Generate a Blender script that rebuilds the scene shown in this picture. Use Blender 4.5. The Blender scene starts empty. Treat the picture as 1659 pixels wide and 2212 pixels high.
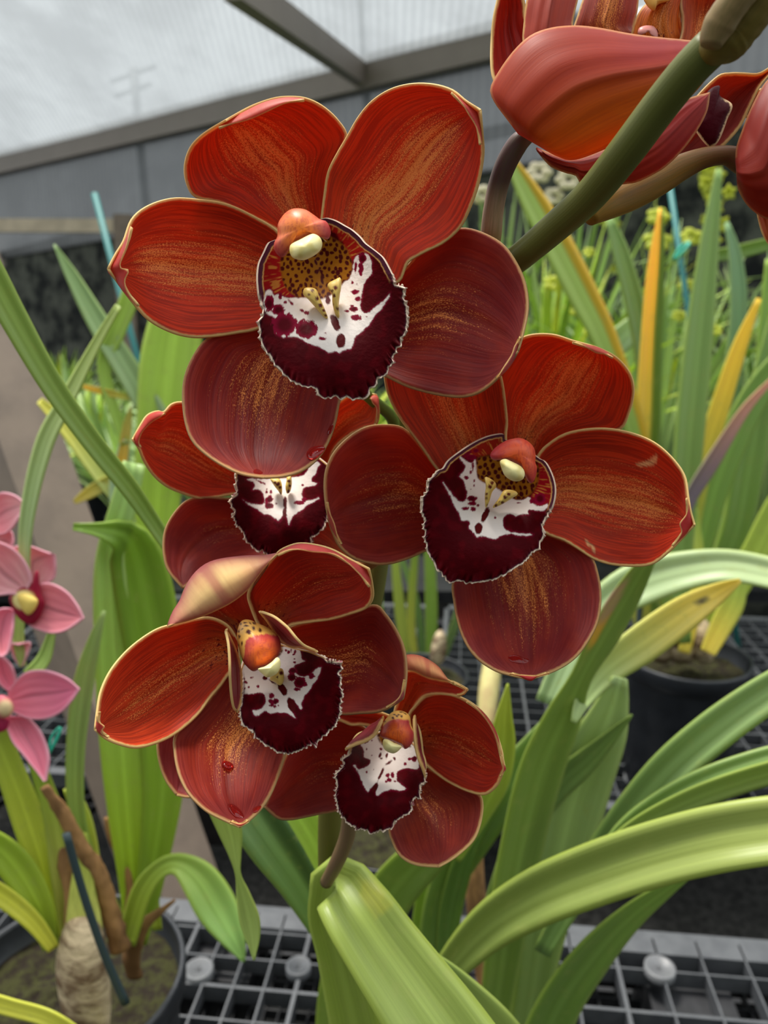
import bpy, math, random
import numpy as np
from mathutils import Vector, noise as mnoise
random.seed(7); RNG = np.random.RandomState(11)
COL = bpy.context.scene.collection
F = 1650.0; CX, CY = 829.5, 1106.0
PITCH = math.radians(14.0); CAMZ = 1.37
CAM = np.array([0.0, 0.0, CAMZ])
cP, sP = math.cos(PITCH), math.sin(PITCH)
RIGHT = np.array([1.0, 0, 0]); UP = np.array([0, sP, cP]); FWD = np.array([0, cP, -sP])
BENCH = 0.75

def W(px, py, d):
    """pixel + distance along the viewing axis (metres) -> world point(s)"""
    px = np.asarray(px, float); py = np.asarray(py, float); d = np.asarray(d, float)
    x = (px - CX) / F * d; y = -(py - CY) / F * d
    return CAM + x[..., None] * RIGHT + y[..., None] * UP + d[..., None] * FWD
def depth_at_height(py, z):
    yc = (CY - py) / F
    return (z - CAMZ) / (yc * cP - sP)
def WZ(px, py, z):
    return W(px, py, depth_at_height(py, z))

# ------------------------------------------------------------------ tracing helpers
class Z:
    def __init__(s, ox, oy, k): s.o = (ox, oy); s.k = k
    def __call__(s, pts): return [(s.o[0] + p[0] / s.k, s.o[1] + p[1] / s.k) for p in pts]
T0 = Z(0, 0, 1.0)
T1 = Z(200, 150, 1.728); T2 = Z(680, 700, 1.975); T3 = Z(200, 850, 2.3286); T4 = Z(560, 1400, 2.9625); T5 = Z(1000, 0, 2.5175)
TP = Z(0, 1000, 2.95)
ZA = Z(540, 430, 4.608); ZC = Z(890, 920, 5.027); ZB = Z(480, 1000, 6.636); ZD = Z(460, 1300, 5.53); ZE = Z(700, 1500, 6.9125)

def resample(pts, n, closed=False, smooth=True):
    P = np.array(pts, float)
    m = len(P)
    if smooth and m > 2:
        out = []
        rng = range(m if closed else m - 1)
        for i in rng:
            if closed:
                p0, p1, p2, p3 = P[(i - 1) % m], P[i], P[(i + 1) % m], P[(i + 2) % m]
            else:
                p0, p1, p2, p3 = P[max(i - 1, 0)], P[i], P[i + 1], P[min(i + 2, m - 1)]
            for t in np.linspace(0, 1, 12, endpoint=False):
                t2, t3 = t * t, t * t * t
                out.append(0.5 * ((2 * p1) + (-p0 + p2) * t + (2 * p0 - 5 * p1 + 4 * p2 - p3) * t2 + (-p0 + 3 * p1 - 3 * p2 + p3) * t3))
        if not closed: out.append(P[-1])
        Q = np.array(out)
    else:
        Q = P
    if closed: Q = np.vstack([Q, Q[:1]])
    nd = min(2, Q.shape[1])
    s = np.concatenate([[0], np.cumsum(np.linalg.norm(np.diff(Q[:, :nd], axis=0), axis=1) + 1e-9)])
    t = np.linspace(0, s[-1], n + 1)
    R = np.stack([np.interp(t, s, Q[:, k]) for k in range(Q.shape[1])], 1)
    return R[:-1] if closed else R

def dist_poly(P, poly, closed=True):
    """unsigned distance of points P (n,2) to a polyline"""
    poly = np.asarray(poly, float)
    A = poly; B = np.roll(poly, -1, 0) if closed else poly[1:]
    if not closed: A = poly[:-1]
    best = np.full(len(P), 1e9)
    for a, b in zip(A, B):
        ab = b - a; L = (ab ** 2).sum() + 1e-12
        t = np.clip(((P - a) @ ab) / L, 0, 1)
        dd = np.hypot(P[:, 0] - a[0] - t * ab[0], P[:, 1] - a[1] - t * ab[1])
        best = np.minimum(best, dd)
    return best
def inside(P, poly):
    poly = np.asarray(poly, float); c = np.zeros(len(P), bool)
    x, y = P[:, 0], P[:, 1]
    for (x1, y1), (x2, y2) in zip(poly, np.roll(poly, -1, 0)):
        if y1 == y2: continue
        k = ((y1 > y) != (y2 > y)) & (x < (x2 - x1) * (y - y1) / (y2 - y1) + x1)
        c ^= k
    return c
def sdf(P, poly):   # positive inside
    d = dist_poly(P, poly)
    return np.where(inside(P, poly), d, -d)
def smooth(x, a, b):
    t = np.clip((x - a) / (b - a), 0, 1); return t * t * (3 - 2 * t)
def vnoise(P, sc, seed=0):
    return np.array([mnoise.noise(Vector((p[0] * sc, p[1] * sc, seed * 7.3))) for p in P])
def mix(a, b, f):
    f = np.asarray(f)[..., None]; return a * (1 - f) + np.asarray(b) * f
def srgb(r, g, b):
    def c(v):
        v /= 255.0
        return v / 12.92 if v <= .04045 else ((v + .055) / 1.055) ** 2.4
    return np.array([c(r), c(g), c(b)])

# ------------------------------------------------------------------ objects
def link(name, verts, faces, mats, parent=None, attrs=None, uvs=None, fmat=None, smooth_shade=True, solid=None):
    me = bpy.data.meshes.new(name)
    me.from_pydata([tuple(v) for v in verts], [], faces)
    if not isinstance(mats, (list, tuple)): mats = [mats]
    for m in mats: me.materials.append(m)
    if fmat is not None: me.polygons.foreach_set('material_index', np.asarray(fmat, np.int32))
    me.polygons.foreach_set('use_smooth', [smooth_shade] * len(me.polygons))
    if attrs:
        for k, v in attrs.items():
            v = np.asarray(v, np.float32)
            if v.ndim == 1:
                a = me.attributes.new(k, 'FLOAT', 'POINT'); a.data.foreach_set('value', v)
            elif v.shape[1] == 3:
                a = me.attributes.new(k, 'FLOAT_COLOR', 'POINT')
                a.data.foreach_set('color', np.hstack([v, np.ones((len(v), 1), np.float32)]).ravel())
            else:
                a = me.attributes.new(k, 'FLOAT_VECTOR', 'POINT')
                a.data.foreach_set('vector', np.hstack([v, np.zeros((len(v), 1), np.float32)]).ravel())
    me.update()
    o = bpy.data.objects.new(name, me); COL.objects.link(o)
    if solid:
        md = o.modifiers.new('thickness', 'SOLIDIFY'); md.thickness = solid; md.offset = -1
        if len(mats) > 1: md.material_offset = 1; md.material_offset_rim = 2
    return o
def tag(o, label=None, cat=None, group=None, kind=None):
    if label: o['label'] = label
    if cat: o['category'] = cat
    if group: o['group'] = group
    if kind: o['kind'] = kind
    return o
OFF = {}; SURF = {}
def thing(name, loc, label, cat, group=None):
    o = bpy.data.objects.new(name, None); COL.objects.link(o)
    o.location = tuple(loc); o.empty_display_size = 0.01
    tag(o, label, cat, group); OFF[o.name] = Vector(tuple(loc)); return o
def part(name, verts, faces, mats, parent, **kw):
    """world-space geometry parented to a thing (or to one of its parts)"""
    if parent is None:
        off = Vector(np.asarray(verts).mean(0)); o = link(name, np.asarray(verts) - np.array(off), faces, mats, None, **kw); o.location = off; return o
    off = OFF.get(parent.name, Vector((0, 0, 0)))
    o = link(name, np.asarray(verts) - np.array(off), faces, mats, None, **kw)
    o.parent = parent; OFF[o.name] = off
    return o

def grid_faces(nu, nv, base=0):
    return [(base + i * (nv + 1) + j, base + i * (nv + 1) + j + 1, base + (i + 1) * (nv + 1) + j + 1, base + (i + 1) * (nv + 1) + j)
            for i in range(nu) for j in range(nv)]

# ------------------------------------------------------------------ materials
def newmat(name):
    m = bpy.data.materials.new(name); m.use_nodes = True
    nt = m.node_tree; nt.nodes.clear(); return m, nt
def N(nt, t, **kw):
    n = nt.nodes.new(t)
    for k, v in kw.items():
        if hasattr(n, k) and k not in n.inputs: setattr(n, k, v)
        else: n.inputs[k].default_value = v
    return n
def math_(nt, op, a, b=None, clamp=False):
    n = nt.nodes.new('ShaderNodeMath'); n.operation = op; n.use_clamp = clamp
    for i, v in enumerate((a, b)):
        if v is None: continue
        if isinstance(v, (int, float)): n.inputs[i].default_value = v
        else: nt.links.new(v, n.inputs[i])
    return n.outputs[0]
def mixc(nt, f, a, b, blend='MIX'):
    n = nt.nodes.new('ShaderNodeMix'); n.data_type = 'RGBA'; n.blend_type = blend
    for i, v in ((0, f), (6, a), (7, b)):
        if isinstance(v, (int, float)): n.inputs[i].default_value = v
        elif isinstance(v, (tuple, list, np.ndarray)): n.inputs[i].default_value = (v[0], v[1], v[2], 1)
        else: nt.links.new(v, n.inputs[i])
    return n.outputs[2]
def ramp(nt, v, a, b):
    n = nt.nodes.new('ShaderNodeMapRange'); n.clamp = True; n.interpolation_type = 'SMOOTHSTEP'
    nt.links.new(v, n.inputs[0]); n.inputs[1].default_value = a; n.inputs[2].default_value = b
    return n.outputs[0]
def attr(nt, name, out='Fac'):
    n = nt.nodes.new('ShaderNodeAttribute'); n.attribute_name = name; return n.outputs[out]
def noise_t(nt, vec, scale, detail=2.0, rough=.5, out=0, dist=0.0):
    n = nt.nodes.new('ShaderNodeTexNoise'); n.inputs['Scale'].default_value = scale
    n.inputs['Detail'].default_value = detail; n.inputs['Roughness'].default_value = rough; n.inputs['Distortion'].default_value = dist
    if vec is not None: nt.links.new(vec, n.inputs['Vector'])
    return n.outputs[out]
def vmul(nt, vec, s, add=(0, 0, 0)):
    n = nt.nodes.new('ShaderNodeMapping'); nt.links.new(vec, n.inputs[0]); n.inputs['Scale'].default_value = s; n.inputs['Location'].default_value = add
    return n.outputs[0]
def finish(nt, col, rough=.5, spec=.5, trans=None, tfac=.3, bump=None, bstr=.2, bdist=.0005, sheen=0.0, coat=0.0, metallic=0.0, sss=0.0):
    p = nt.nodes.new('ShaderNodeBsdfPrincipled')
    if isinstance(col, (tuple, list, np.ndarray)): p.inputs['Base Color'].default_value = (col[0], col[1], col[2], 1)
    else: nt.links.new(col, p.inputs['Base Color'])
    if isinstance(rough, float): p.inputs['Roughness'].default_value = rough
    else: nt.links.new(rough, p.inputs['Roughness'])
    p.inputs['Specular IOR Level'].default_value = spec
    p.inputs['Sheen Weight'].default_value = sheen; p.inputs['Coat Weight'].default_value = coat; p.inputs['Metallic'].default_value = metallic
    out = nt.nodes.new('ShaderNodeOutputMaterial'); sh = p.outputs[0]
    if bump is not None:
        b = nt.nodes.new('ShaderNodeBump'); b.inputs['Strength'].default_value = bstr; b.inputs['Distance'].default_value = bdist
        nt.links.new(bump, b.inputs['Height']); nt.links.new(b.outputs[0], p.inputs['Normal'])
    if trans is not None:
        t = nt.nodes.new('ShaderNodeBsdfTranslucent')
        if isinstance(trans, (tuple, list, np.ndarray)): t.inputs[0].default_value = (trans[0], trans[1], trans[2], 1)
        else: nt.links.new(trans, t.inputs[0])
        mx = nt.nodes.new('ShaderNodeMixShader'); mx.inputs[0].default_value = tfac
        nt.links.new(sh, mx.inputs[1]); nt.links.new(t.outputs[0], mx.inputs[2]); sh = mx.outputs[0]
    nt.links.new(sh, out.inputs['Surface'])

def petal_material(name, back=False):
    m, nt = newmat(name)
    pig = attr(nt, 'pig' if not back else 'pigb', 'Color')
    uv = attr(nt, 'uvv', 'Vector'); mm = attr(nt, 'mm', 'Vector')
    edge = attr(nt, 'edge'); gold = attr(nt, 'gold'); spot = attr(nt, 'spot')
    vein = noise_t(nt, vmul(nt, uv, (3.4, 50, 1)), 1.0, 3, .62, dist=.25)
    veinf = ramp(nt, vein, .40, .60)
    c = mixc(nt, math_(nt, 'MULTIPLY', math_(nt, 'SUBTRACT', 1.0, veinf), .50 if not back else .15), pig, (0.10, 0.004, 0.008) if not back else (0.22, 0.012, 0.02))
    blotch = noise_t(nt, mm, .12, 3, .6)
    c = mixc(nt, math_(nt, 'MULTIPLY', ramp(nt, blotch, .40, .75), .30), c, mixc(nt, .6, c, (0.62, 0.075, 0.016)))
    if not back:
        # crowded fine golden flecks, denser towards the midrib
        fl = noise_t(nt, vmul(nt, mm, (1.3, 2.2, 1)), 2.1, 4, .75)
        streak = noise_t(nt, vmul(nt, uv, (5, 30, 1), (3, 1, 0)), 1.0, 2, .5)
        thr = math_(nt, 'SUBTRACT', .74, math_(nt, 'MULTIPLY', gold, .31))
        thr = math_(nt, 'SUBTRACT', thr, math_(nt, 'MULTIPLY', math_(nt, 'SUBTRACT', streak, .5), .35))
        df = math_(nt, 'SUBTRACT', fl, thr)
        c = mixc(nt, math_(nt, 'MULTIPLY', ramp(nt, df, 0.0, .07), .95), c, (1.0, 0.36, 0.085))
        sp = noise_t(nt, vmul(nt, mm, (.8, 1.3, 1)), 1.1, 2, .5)
        sfac = math_(nt, 'MULTIPLY', ramp(nt, math_(nt, 'SUBTRACT', sp, math_(nt, 'SUBTRACT', .66, math_(nt, 'MULTIPLY', spot, .18))), 0, .03), math_(nt, 'MINIMUM', math_(nt, 'MULTIPLY', spot, 3.0), 1.0))
        gl = mixc(nt, math_(nt, 'MULTIPLY', spot, .55), c, (0.55, 0.20, 0.03))
        c = mixc(nt, sfac, gl, (0.10, 0.003, 0.008))
    en = math_(nt, 'ADD', edge, math_(nt, 'MULTIPLY', math_(nt, 'SUBTRACT', noise_t(nt, mm, .8, 2), .5), .4))
    rimc = attr(nt, 'rim')
    ef = math_(nt, 'MULTIPLY', math_(nt, 'SUBTRACT', 1.0, ramp(nt, en, .12, .66)), rimc)
    c = mixc(nt, ef, c, (0.84, 0.58, 0.22))
    tr = mixc(nt, .45, c, (1.0, 0.17, 0.025))
    finish(nt, c, .46, .16, tr, .34 if not back else .40, bump=vein, bstr=.30 if not back else .10, bdist=.0004, sheen=.03)
    return m
M_PF = petal_material('petal_front'); M_PB = petal_material('petal_back', True)
m, nt = newmat('petal_margin'); rc = mixc(nt, attr(nt, 'rim'), (0.16, 0.035, 0.02), (0.84, 0.60, 0.24)); finish(nt, rc, .5, .2, rc, .3); M_RIM = m
m, nt = newmat('lip_surface'); mmv = attr(nt, 'mm', 'Vector')
finish(nt, attr(nt, 'pig', 'Color'), .5, .05, attr(nt, 'pig', 'Color'), .15, bump=noise_t(nt, mmv, .9, 3), bstr=.25, bdist=.0006); M_LIP = m
m, nt = newmat('lip_underside'); finish(nt, (0.30, .10, .11), .5, .3, (0.4, .1, .08), .2); M_LIPB = m
m, nt = newmat('lip_margin'); finish(nt, (0.80, .62, .46), .5, .3, (0.8, .6, .4), .3); M_LIPR = m
m, nt = newmat('column_waxy'); finish(nt, attr(nt, 'pig', 'Color'), .40, .28, attr(nt, 'pig', 'Color'), .12, bump=noise_t(nt, attr(nt, 'mm', 'Vector'), .7, 2), bstr=.12, bdist=.0004); M_COL = m
m, nt = newmat('stem_green')
pig = attr(nt, 'pig', 'Color'); uv = attr(nt, 'uvv', 'Vector')
nn = noise_t(nt, vmul(nt, uv, (6, 22, 1)), 1.0, 4, .6)
finish(nt, mixc(nt, math_(nt, 'MULTIPLY', ramp(nt, nn, .35, .7), .35), pig, (0.09, 0.10, 0.02)), .45, .18, bump=nn, bstr=.15, bdist=.0005); M_STEM = m
m, nt = newmat('strap_leaf')
pig = attr(nt, 'pig', 'Color'); uv = attr(nt, 'uvv', 'Vector')
ve = noise_t(nt, vmul(nt, uv, (.8, 26, 1)), 1.0, 2, .5); bl = noise_t(nt, vmul(nt, uv, (9, 4, 1)), 1.0, 4, .65)
c = mixc(nt, math_(nt, 'MULTIPLY', ramp(nt, ve, .35, .65), .30), pig, mixc(nt, .5, pig, (0.05, 0.09, 0.015)))
c = mixc(nt, math_(nt, 'MULTIPLY', ramp(nt, bl, .52, .72), .30), c, (0.42, 0.46, 0.12))
finish(nt, c, .38, .5, mixc(nt, .35, c, (0.62, 0.72, 0.10)), .33, bump=ve, bstr=.3, bdist=.0006, sheen=.05); M_LEAF = m
m, nt = newmat('water_drop')
p = N(nt, 'ShaderNodeBsdfPrincipled'); p.inputs['Base Color'].default_value = (.75, .06, .05, 1); p.inputs['Roughness'].default_value = .03; p.inputs['IOR'].default_value = 1.33; p.inputs['Transmission Weight'].default_value = .9
o = N(nt, 'ShaderNodeOutputMaterial'); nt.links.new(p.outputs[0], o.inputs[0]); M_WATER = m
def simple(name, col, rough=.6, spec=.4, sc=0, amt=.3, dark=None, bd=0.002, trans=None, tf=.3, stretch=(1, 1, 1)):
    m, nt = newmat(name)
    if sc:
        tc = nt.nodes.new('ShaderNodeTexCoord'); nz = noise_t(nt, vmul(nt, tc.outputs['Object'], stretch), sc, 5, .6)
        c = mixc(nt, math_(nt, 'MULTIPLY', ramp(nt, nz, .35, .65), amt), col, dark if dark is not None else tuple(np.array(col) * .3))
        finish(nt, c, rough, spec, bump=nz, bstr=.4, bdist=bd, trans=trans, tfac=tf)
    else: finish(nt, col, rough, spec, trans=trans, tfac=tf)
    return m
M_POT = simple('black_plastic', (.012, .014, .018), .38, .5, 30, .5, (.03, .033, .04))
M_TRAY = simple('grey_plastic', (.085, .09, .097), .42, .5, 40, .5, (.045, .048, .055))
M_TRAYD = simple('dark_grey_plastic', (.010, .011, .013), .5, .4, 40, .5, (.03, .03, .034))
M_BOSS = simple('pale_grey_plastic', (.13, .135, .14), .4, .5, 60, .4, (.12, .12, .13))
M_SOIL = simple('moss_and_bark', (.016, .011, .007), .9, .2, 130, .8, (.040, .042, .011), .014)
M_BULB = simple('papery_bulb', (.58, .46, .29), .7, .3, 42, .95, (.11, .055, .025), .010, stretch=(1, 1, 2.4))
M_DRY = simple('dry_brown', (.38, .20, .075), .7, .3, 60, .7, (.07, .03, .012), .003, stretch=(1, 1, .3))
M_STAKE = simple('dark_stake', (.03, .05, .055), .45, .4)
M_TEAL = simple('teal_stake', (.03, .20, .19), .5, .4)
M_TIE = simple('green_tie', (.03, .42, .28), .4, .5)
M_POST = simple('brown_painted_steel', (.31, .235, .18), .55, .4, 14, .35, (.12, .095, .08))
M_BEAM = simple('taupe_painted_steel', (.30, .25, .215), .55, .4, 8, .3, (.24, .2, .17))
M_WOODBEAM = simple('sunlit_timber', (.85, .70, .52), .6, .3, 8, .3)  # sunlight on the rail put into its pale base colour
M_DARK = simple('dark_netting', (.018, .02, .02), .9, .1, 7, .9, (.13, .135, .11))
M_FLOOR = simple('gravel_floor', (.035, .035, .033), .95, .1, 60, .8, (.01, .01, .01), .01)
M_CREAM = simple('sunlit_cream', (.80, .74, .56), .5, .3, trans=(.8, .75, .5), tf=.4)
M_YEL = simple('yellow_green_petal', (.62, .66, .10), .5, .3, trans=(.8, .85, .1), tf=.4)

# shade cloth: woven, lets the sky through in part
def cloth_mat(name, col, tr, sc):
    m, nt = newmat(name)
    tc = nt.nodes.new('ShaderNodeTexCoord')
    w = nt.nodes.new('ShaderNodeTexWave'); w.inputs['Scale'].default_value = sc; w.inputs['Distortion'].default_value = .6; w.inputs['Detail'].default_value = 2
    nt.links.new(tc.outputs['Object'], w.inputs[0])
    nz = noise_t(nt, tc.outputs['Object'], 2.2, 5, .65)
    c = mixc(nt, math_(nt, 'MULTIPLY', w.outputs['Fac'], .42), col, tuple(np.array(col) * .55))
    c = mixc(nt, math_(nt, 'MULTIPLY', ramp(nt, nz, .35, .65), .45), c, tuple(np.array(col) * .5))
    t = nt.nodes.new('ShaderNodeBsdfTranslucent'); nt.links.new(c, t.inputs[0])
    d = nt.nodes.new('ShaderNodeBsdfDiffuse'); nt.links.new(c, d.inputs[0])
    tp = nt.nodes.new('ShaderNodeBsdfTransparent')
    m1 = nt.nodes.new('ShaderNodeMixShader'); m1.inputs[0].default_value = .3
    nt.links.new(t.outputs[0], m1.inputs[1]); nt.links.new(d.outputs[0], m1.inputs[2])
    m2 = nt.nodes.new('ShaderNodeMixShader'); m2.inputs[0].default_value = tr
    nt.links.new(m1.outputs[0], m2.inputs[1]); nt.links.new(tp.outputs[0], m2.inputs[2])
    o = nt.nodes.new('ShaderNodeOutputMaterial'); nt.links.new(m2.outputs[0], o.inputs[0]); return m
M_CLOTH = cloth_mat('shade_cloth', (.33, .355, .37), .10, 8)
M_CLOTHD = cloth_mat('shade_cloth_dark', (.165, .172, .175), .05, 8)  # same weave, darker and less see-through

# ------------------------------------------------------------------ tepals (petals and sepals)
RED = srgb(190, 44, 24); ORG = srgb(205, 66, 30); WINE = srgb(126, 24, 26); DWINE = srgb(104, 20, 28); PLUM = srgb(112, 40, 48)
def tepal(name, parent, tr, L, R, d0, d1, cup=4.0, bow=2.0, curl=0.0, pig=RED, pig2=None, gold=.6, spot=0.0, rim=1.0, back=None,
          flaps=(), nu=54, nv=34, thick=.0005, tilt=0.0, wav=.5, seed=0, label=None, mats=None, eside=False, cupp=2.0, tipw=None, scars=(), pigv=None, backlook=False):
    """blade between two traced margins; distances in metres, cup/bow/curl/tilt in mm (cup: margins nearer than midrib)"""
    Lr = resample(tr(L), nu); Rr = resample(tr(R), nu)
    u = np.linspace(0, 1, nu + 1)[:, None]; v = np.linspace(0, 1, nv + 1)[None, :]
    X = Lr[:, 0:1] * (1 - v) + Rr[:, 0:1] * v; Y = Lr[:, 1:2] * (1 - v) + Rr[:, 1:2] * v
    s = 2 * v - 1
    env = np.clip(np.sin(np.pi * np.clip(u, 0, 1) ** .8), 0, 1) ** .6
    D = d0 + (d1 - d0) * smooth(u, 0, 1) * .5 + (d1 - d0) * u * .5
    D = D + 1e-3 * cup * (1 - np.abs(s) ** cupp) * env + 1e-3 * bow * np.sin(np.pi * u) - 1e-3 * curl * smooth(u, .72, 1.0) ** 1.5
    D = D + 1e-3 * tilt * s * env
    D = D - 1e-3 * .45 * np.exp(-(s / .07) ** 2) * env * (1 if cup > 0 else -1) * -1
    ph = seed * 1.7
    D = D + 1e-3 * wav * (np.sin(u * 9 + ph + s * 2) * .6 + np.sin(u * 17 + ph * 2) * .35) * np.abs(s) ** 3 * env
    D = D + 1e-3 * .12 * np.sin(s * 16 + np.sin(u * 5 + ph)) * env
    P = np.stack([X.ravel(), Y.ravel()], 1); Df = np.broadcast_to(D, X.shape).ravel()
    verts = W(P[:, 0], P[:, 1], Df)
    dm = (d0 + d1) / 2; pxmm = F * .001 / dm
    outline = np.vstack([Lr, Rr[::-1]])
    edge = np.minimum(dist_poly(P, Lr[2:], False), dist_poly(P, Rr[2:], False)) / pxmm
    if eside: edge = dist_poly(P, Lr, False) / pxmm
    U = np.broadcast_to(u, X.shape).ravel(); V = np.broadcast_to(v, X.shape).ravel()
    width = np.linalg.norm(Lr - Rr, axis=1)[:, None] / pxmm
    length = np.linalg.norm((Lr[0] + Rr[0] - Lr[-1] - Rr[-1]) / 2) / pxmm
    mm = np.stack([U * length + seed * 37.1, (np.broadcast_to(width * (v - .5), X.shape)).ravel() + seed * 11.3], 1)
    km = np.array([.78, .80, .80]) if backlook else (np.array([1.38, 2.0, 1.25]) if rim >= .7 else np.array([.84, 1.05, .78]))
    pigc = np.tile(np.minimum(np.array(pig) * km, .95), (len(P), 1))
    if pig2 is not None: pigc = mix(pigc, np.minimum(np.array(pig2) * km, .95), smooth(U, .25, .95))
    pigc = mix(pigc, pigc * .55, .7 * np.exp(-((V - .5) / .035) ** 2) * smooth(U, .05, .3) * (1 - smooth(U, .75, 1)))
    if pigv is not None: pigc = mix(pigc, pigv, smooth(V, .35, .95) * smooth(U, 0, .1))  # backlit orange glow put into the pigment towards one margin
    for sc_ in scars: pigc = mix(pigc, srgb(255, 205, 140), smooth(sdf(P, resample(tr(sc_), 30, closed=True)), -2, 2))
    gm = gold * np.exp(-((V - .5) / .31) ** 2) * smooth(U, 0, .15) * ((1 - .7 * smooth(U, .62, .98)) if rim >= .7 else (1 - .85 * smooth(U, .38, .88)))
    sm = spot * (1 - smooth(U, .02, .38)) * np.exp(-((V - .5) / .3) ** 2)
    bk = np.tile(back if back is not None else PLUM * 1.6, (len(P), 1))
    if backlook: bk = pigc; mats = mats or [M_PB, M_PF, M_RIM]
    fm = [0] * (nu * nv); faces = grid_faces(nu, nv)
    if rim < .7 and gold > 0: pigc = mix(pigc, srgb(160, 84, 80), .34 * (1 - smooth(edge, 0, 4.5)) * smooth(U, .15, .5))  # sheen on sepal margins put into the pigment as dusty rose
    A = dict(pig=pigc, pigb=bk, uvv=np.stack([U, V + seed * .37], 1), mm=mm, edge=edge, gold=gm, spot=sm, rim=np.full(len(P), rim))
    for fl in flaps:
        n1, n2 = 26, 8
        Fo = resample(tr(fl['o']), n1); Fi = resample(tr(fl['i']), n1)
        w = np.linspace(0, 1, n2 + 1)[None, :]; uu = np.linspace(0, 1, n1 + 1)[:, None]
        X2 = Fo[:, 0:1] * (1 - w) + Fi[:, 0:1] * w; Y2 = Fo[:, 1:2] * (1 - w) + Fi[:, 1:2] * w
        D2 = fl['d'] + fl.get('grad', 0) * 1e-3 * (uu - .5) - 1e-3 * fl.get('bulge', 1.0) * np.sin(np.pi * w) ** .7 * np.sin(np.pi * np.clip(uu, 0, 1)) ** .5 + 1e-3 * fl.get('slope', 1.5) * (1 - w)
        base = len(verts)
        P2 = np.stack([X2.ravel(), Y2.ravel()], 1)
        verts = np.vstack([verts, W(P2[:, 0], P2[:, 1], D2.ravel())])
        faces += grid_faces(n1, n2, base); fm += [1] * (n1 * n2)
        k = len(P2); wv = np.broadcast_to(w, X2.shape).ravel(); uv2 = np.broadcast_to(uu, X2.shape).ravel()
        pb = np.tile(fl.get('pig', srgb(190, 80, 80)), (k, 1))
        if 'pig2' in fl:
            pb = mix(pb, fl['pig2'], np.clip(np.sin(np.pi * uv2), 0, 1) ** 1.2 * np.clip(np.sin(np.pi * wv), 0, 1) ** .8)
            pb = mix(pb, fl.get('pig', srgb(190, 80, 80)), .8 * np.exp(-((uv2 - .48) / .035) ** 2))
        A['pig'] = np.vstack([A['pig'], pb]); A['pigb'] = np.vstack([A['pigb'], pb])
        A['uvv'] = np.vstack([A['uvv'], np.stack([wv * .2, uv2 * .22], 1)]); A['mm'] = np.vstack([A['mm'], P2 / pxmm * .7])
        ed = dist_poly(P2, Fi, False) / pxmm
        A['edge'] = np.concatenate([A['edge'], ed * 1.4]); A['gold'] = np.concatenate([A['gold'], np.zeros(k)])
        A['spot'] = np.concatenate([A['spot'], np.zeros(k)]); A['rim'] = np.concatenate([A['rim'], np.full(k, .9)])
    # make the front shell face the camera so the thickness grows away from it
    v0, v1, v2 = verts[faces[len(grid_faces(nu, nv)) // 2][0]], verts[faces[len(grid_faces(nu, nv)) // 2][1]], verts[faces[len(grid_faces(nu, nv)) // 2][2]]
    def flip(fs, ref):
        a, b, c = verts[fs[ref][0]], verts[fs[ref][1]], verts[fs[ref][2]]
        return np.dot(np.cross(b - a, c - a), a - CAM) > 0
    nf = nu * nv; main = faces[:nf]
    if flip(main, nf // 2): main = [f[::-1] for f in main]
    rest = faces[nf:]; out = main
    for q in range(len(flaps)):
        seg = rest[q * 208:(q + 1) * 208]
        if flip(seg, 104): seg = [f[::-1] for f in seg]
        out = out + seg
    o = part(name, verts, out, mats or [M_PF, M_PB, M_RIM], parent, attrs=A, fmat=fm, solid=thick)
    SURF[o.name] = (P, Df)
    if label: o['label'] = label
    return o

def puffy(name, parent, tr, outline, d, front, back, mat, colf, gx=0.0, gy=0.0, n=72, nr=22, c=None, power=.5, label=None, sm=True):
    """closed rounded solid grown from a traced outline (front / back bulge in mm)"""
    O = resample(tr(outline), n, closed=True, smooth=sm)
    cen = np.array(tr([c])[0]) if c is not None else O.mean(0)
    verts = []; PX = []
    r = np.sin(np.linspace(0, np.pi / 2, nr + 1))[1:]
    def dd(P, rr, sgn):
        h = (1 - rr ** 2) ** power if rr < 1 else 0
        return d + 1e-3 * (gx * (P[:, 0] - cen[0]) + gy * (P[:, 1] - cen[1])) - 1e-3 * (front if sgn > 0 else -back) * h
    rows = [('f', 0.0)] + [('f', x) for x in r] + [('b', x) for x in r[:-1][::-1]] + [('b', 0.0)]
    for side, rr in rows:
        P = cen + (O - cen) * rr if rr > 0 else cen[None, :]
        PX.append(P); verts.append(W(P[:, 0], P[:, 1], dd(P, rr, 1 if side == 'f' else -1)))
    idx = []; k = 0
    for a in verts: idx.append(k); k += len(a)
    faces = []
    for q in range(len(verts) - 1):
        a, b = idx[q], idx[q + 1]; na, nb = len(verts[q]), len(verts[q + 1])
        for j in range(n):
            j2 = (j + 1) % n
            if na == 1: faces.append((a, b + j, b + j2))
            elif nb == 1: faces.append((a + j, b, a + j2))
            else: faces.append((a + j, b + j, b + j2, a + j2))
    V = np.vstack(verts); P = np.vstack(PX)
    a_, b_, c_ = [V[i] for i in faces[0]]
    if np.dot(np.cross(b_ - a_, c_ - a_), a_ - CAM) > 0: faces = [f[::-1] for f in faces]
    pig = colf(P) if callable(colf) else np.tile(colf, (len(P), 1))
    o = part(name, V, faces, mat, parent, attrs=dict(pig=pig, mm=P * .11, uvv=P * .01))
    if label: o['label'] = label
    return o

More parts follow.
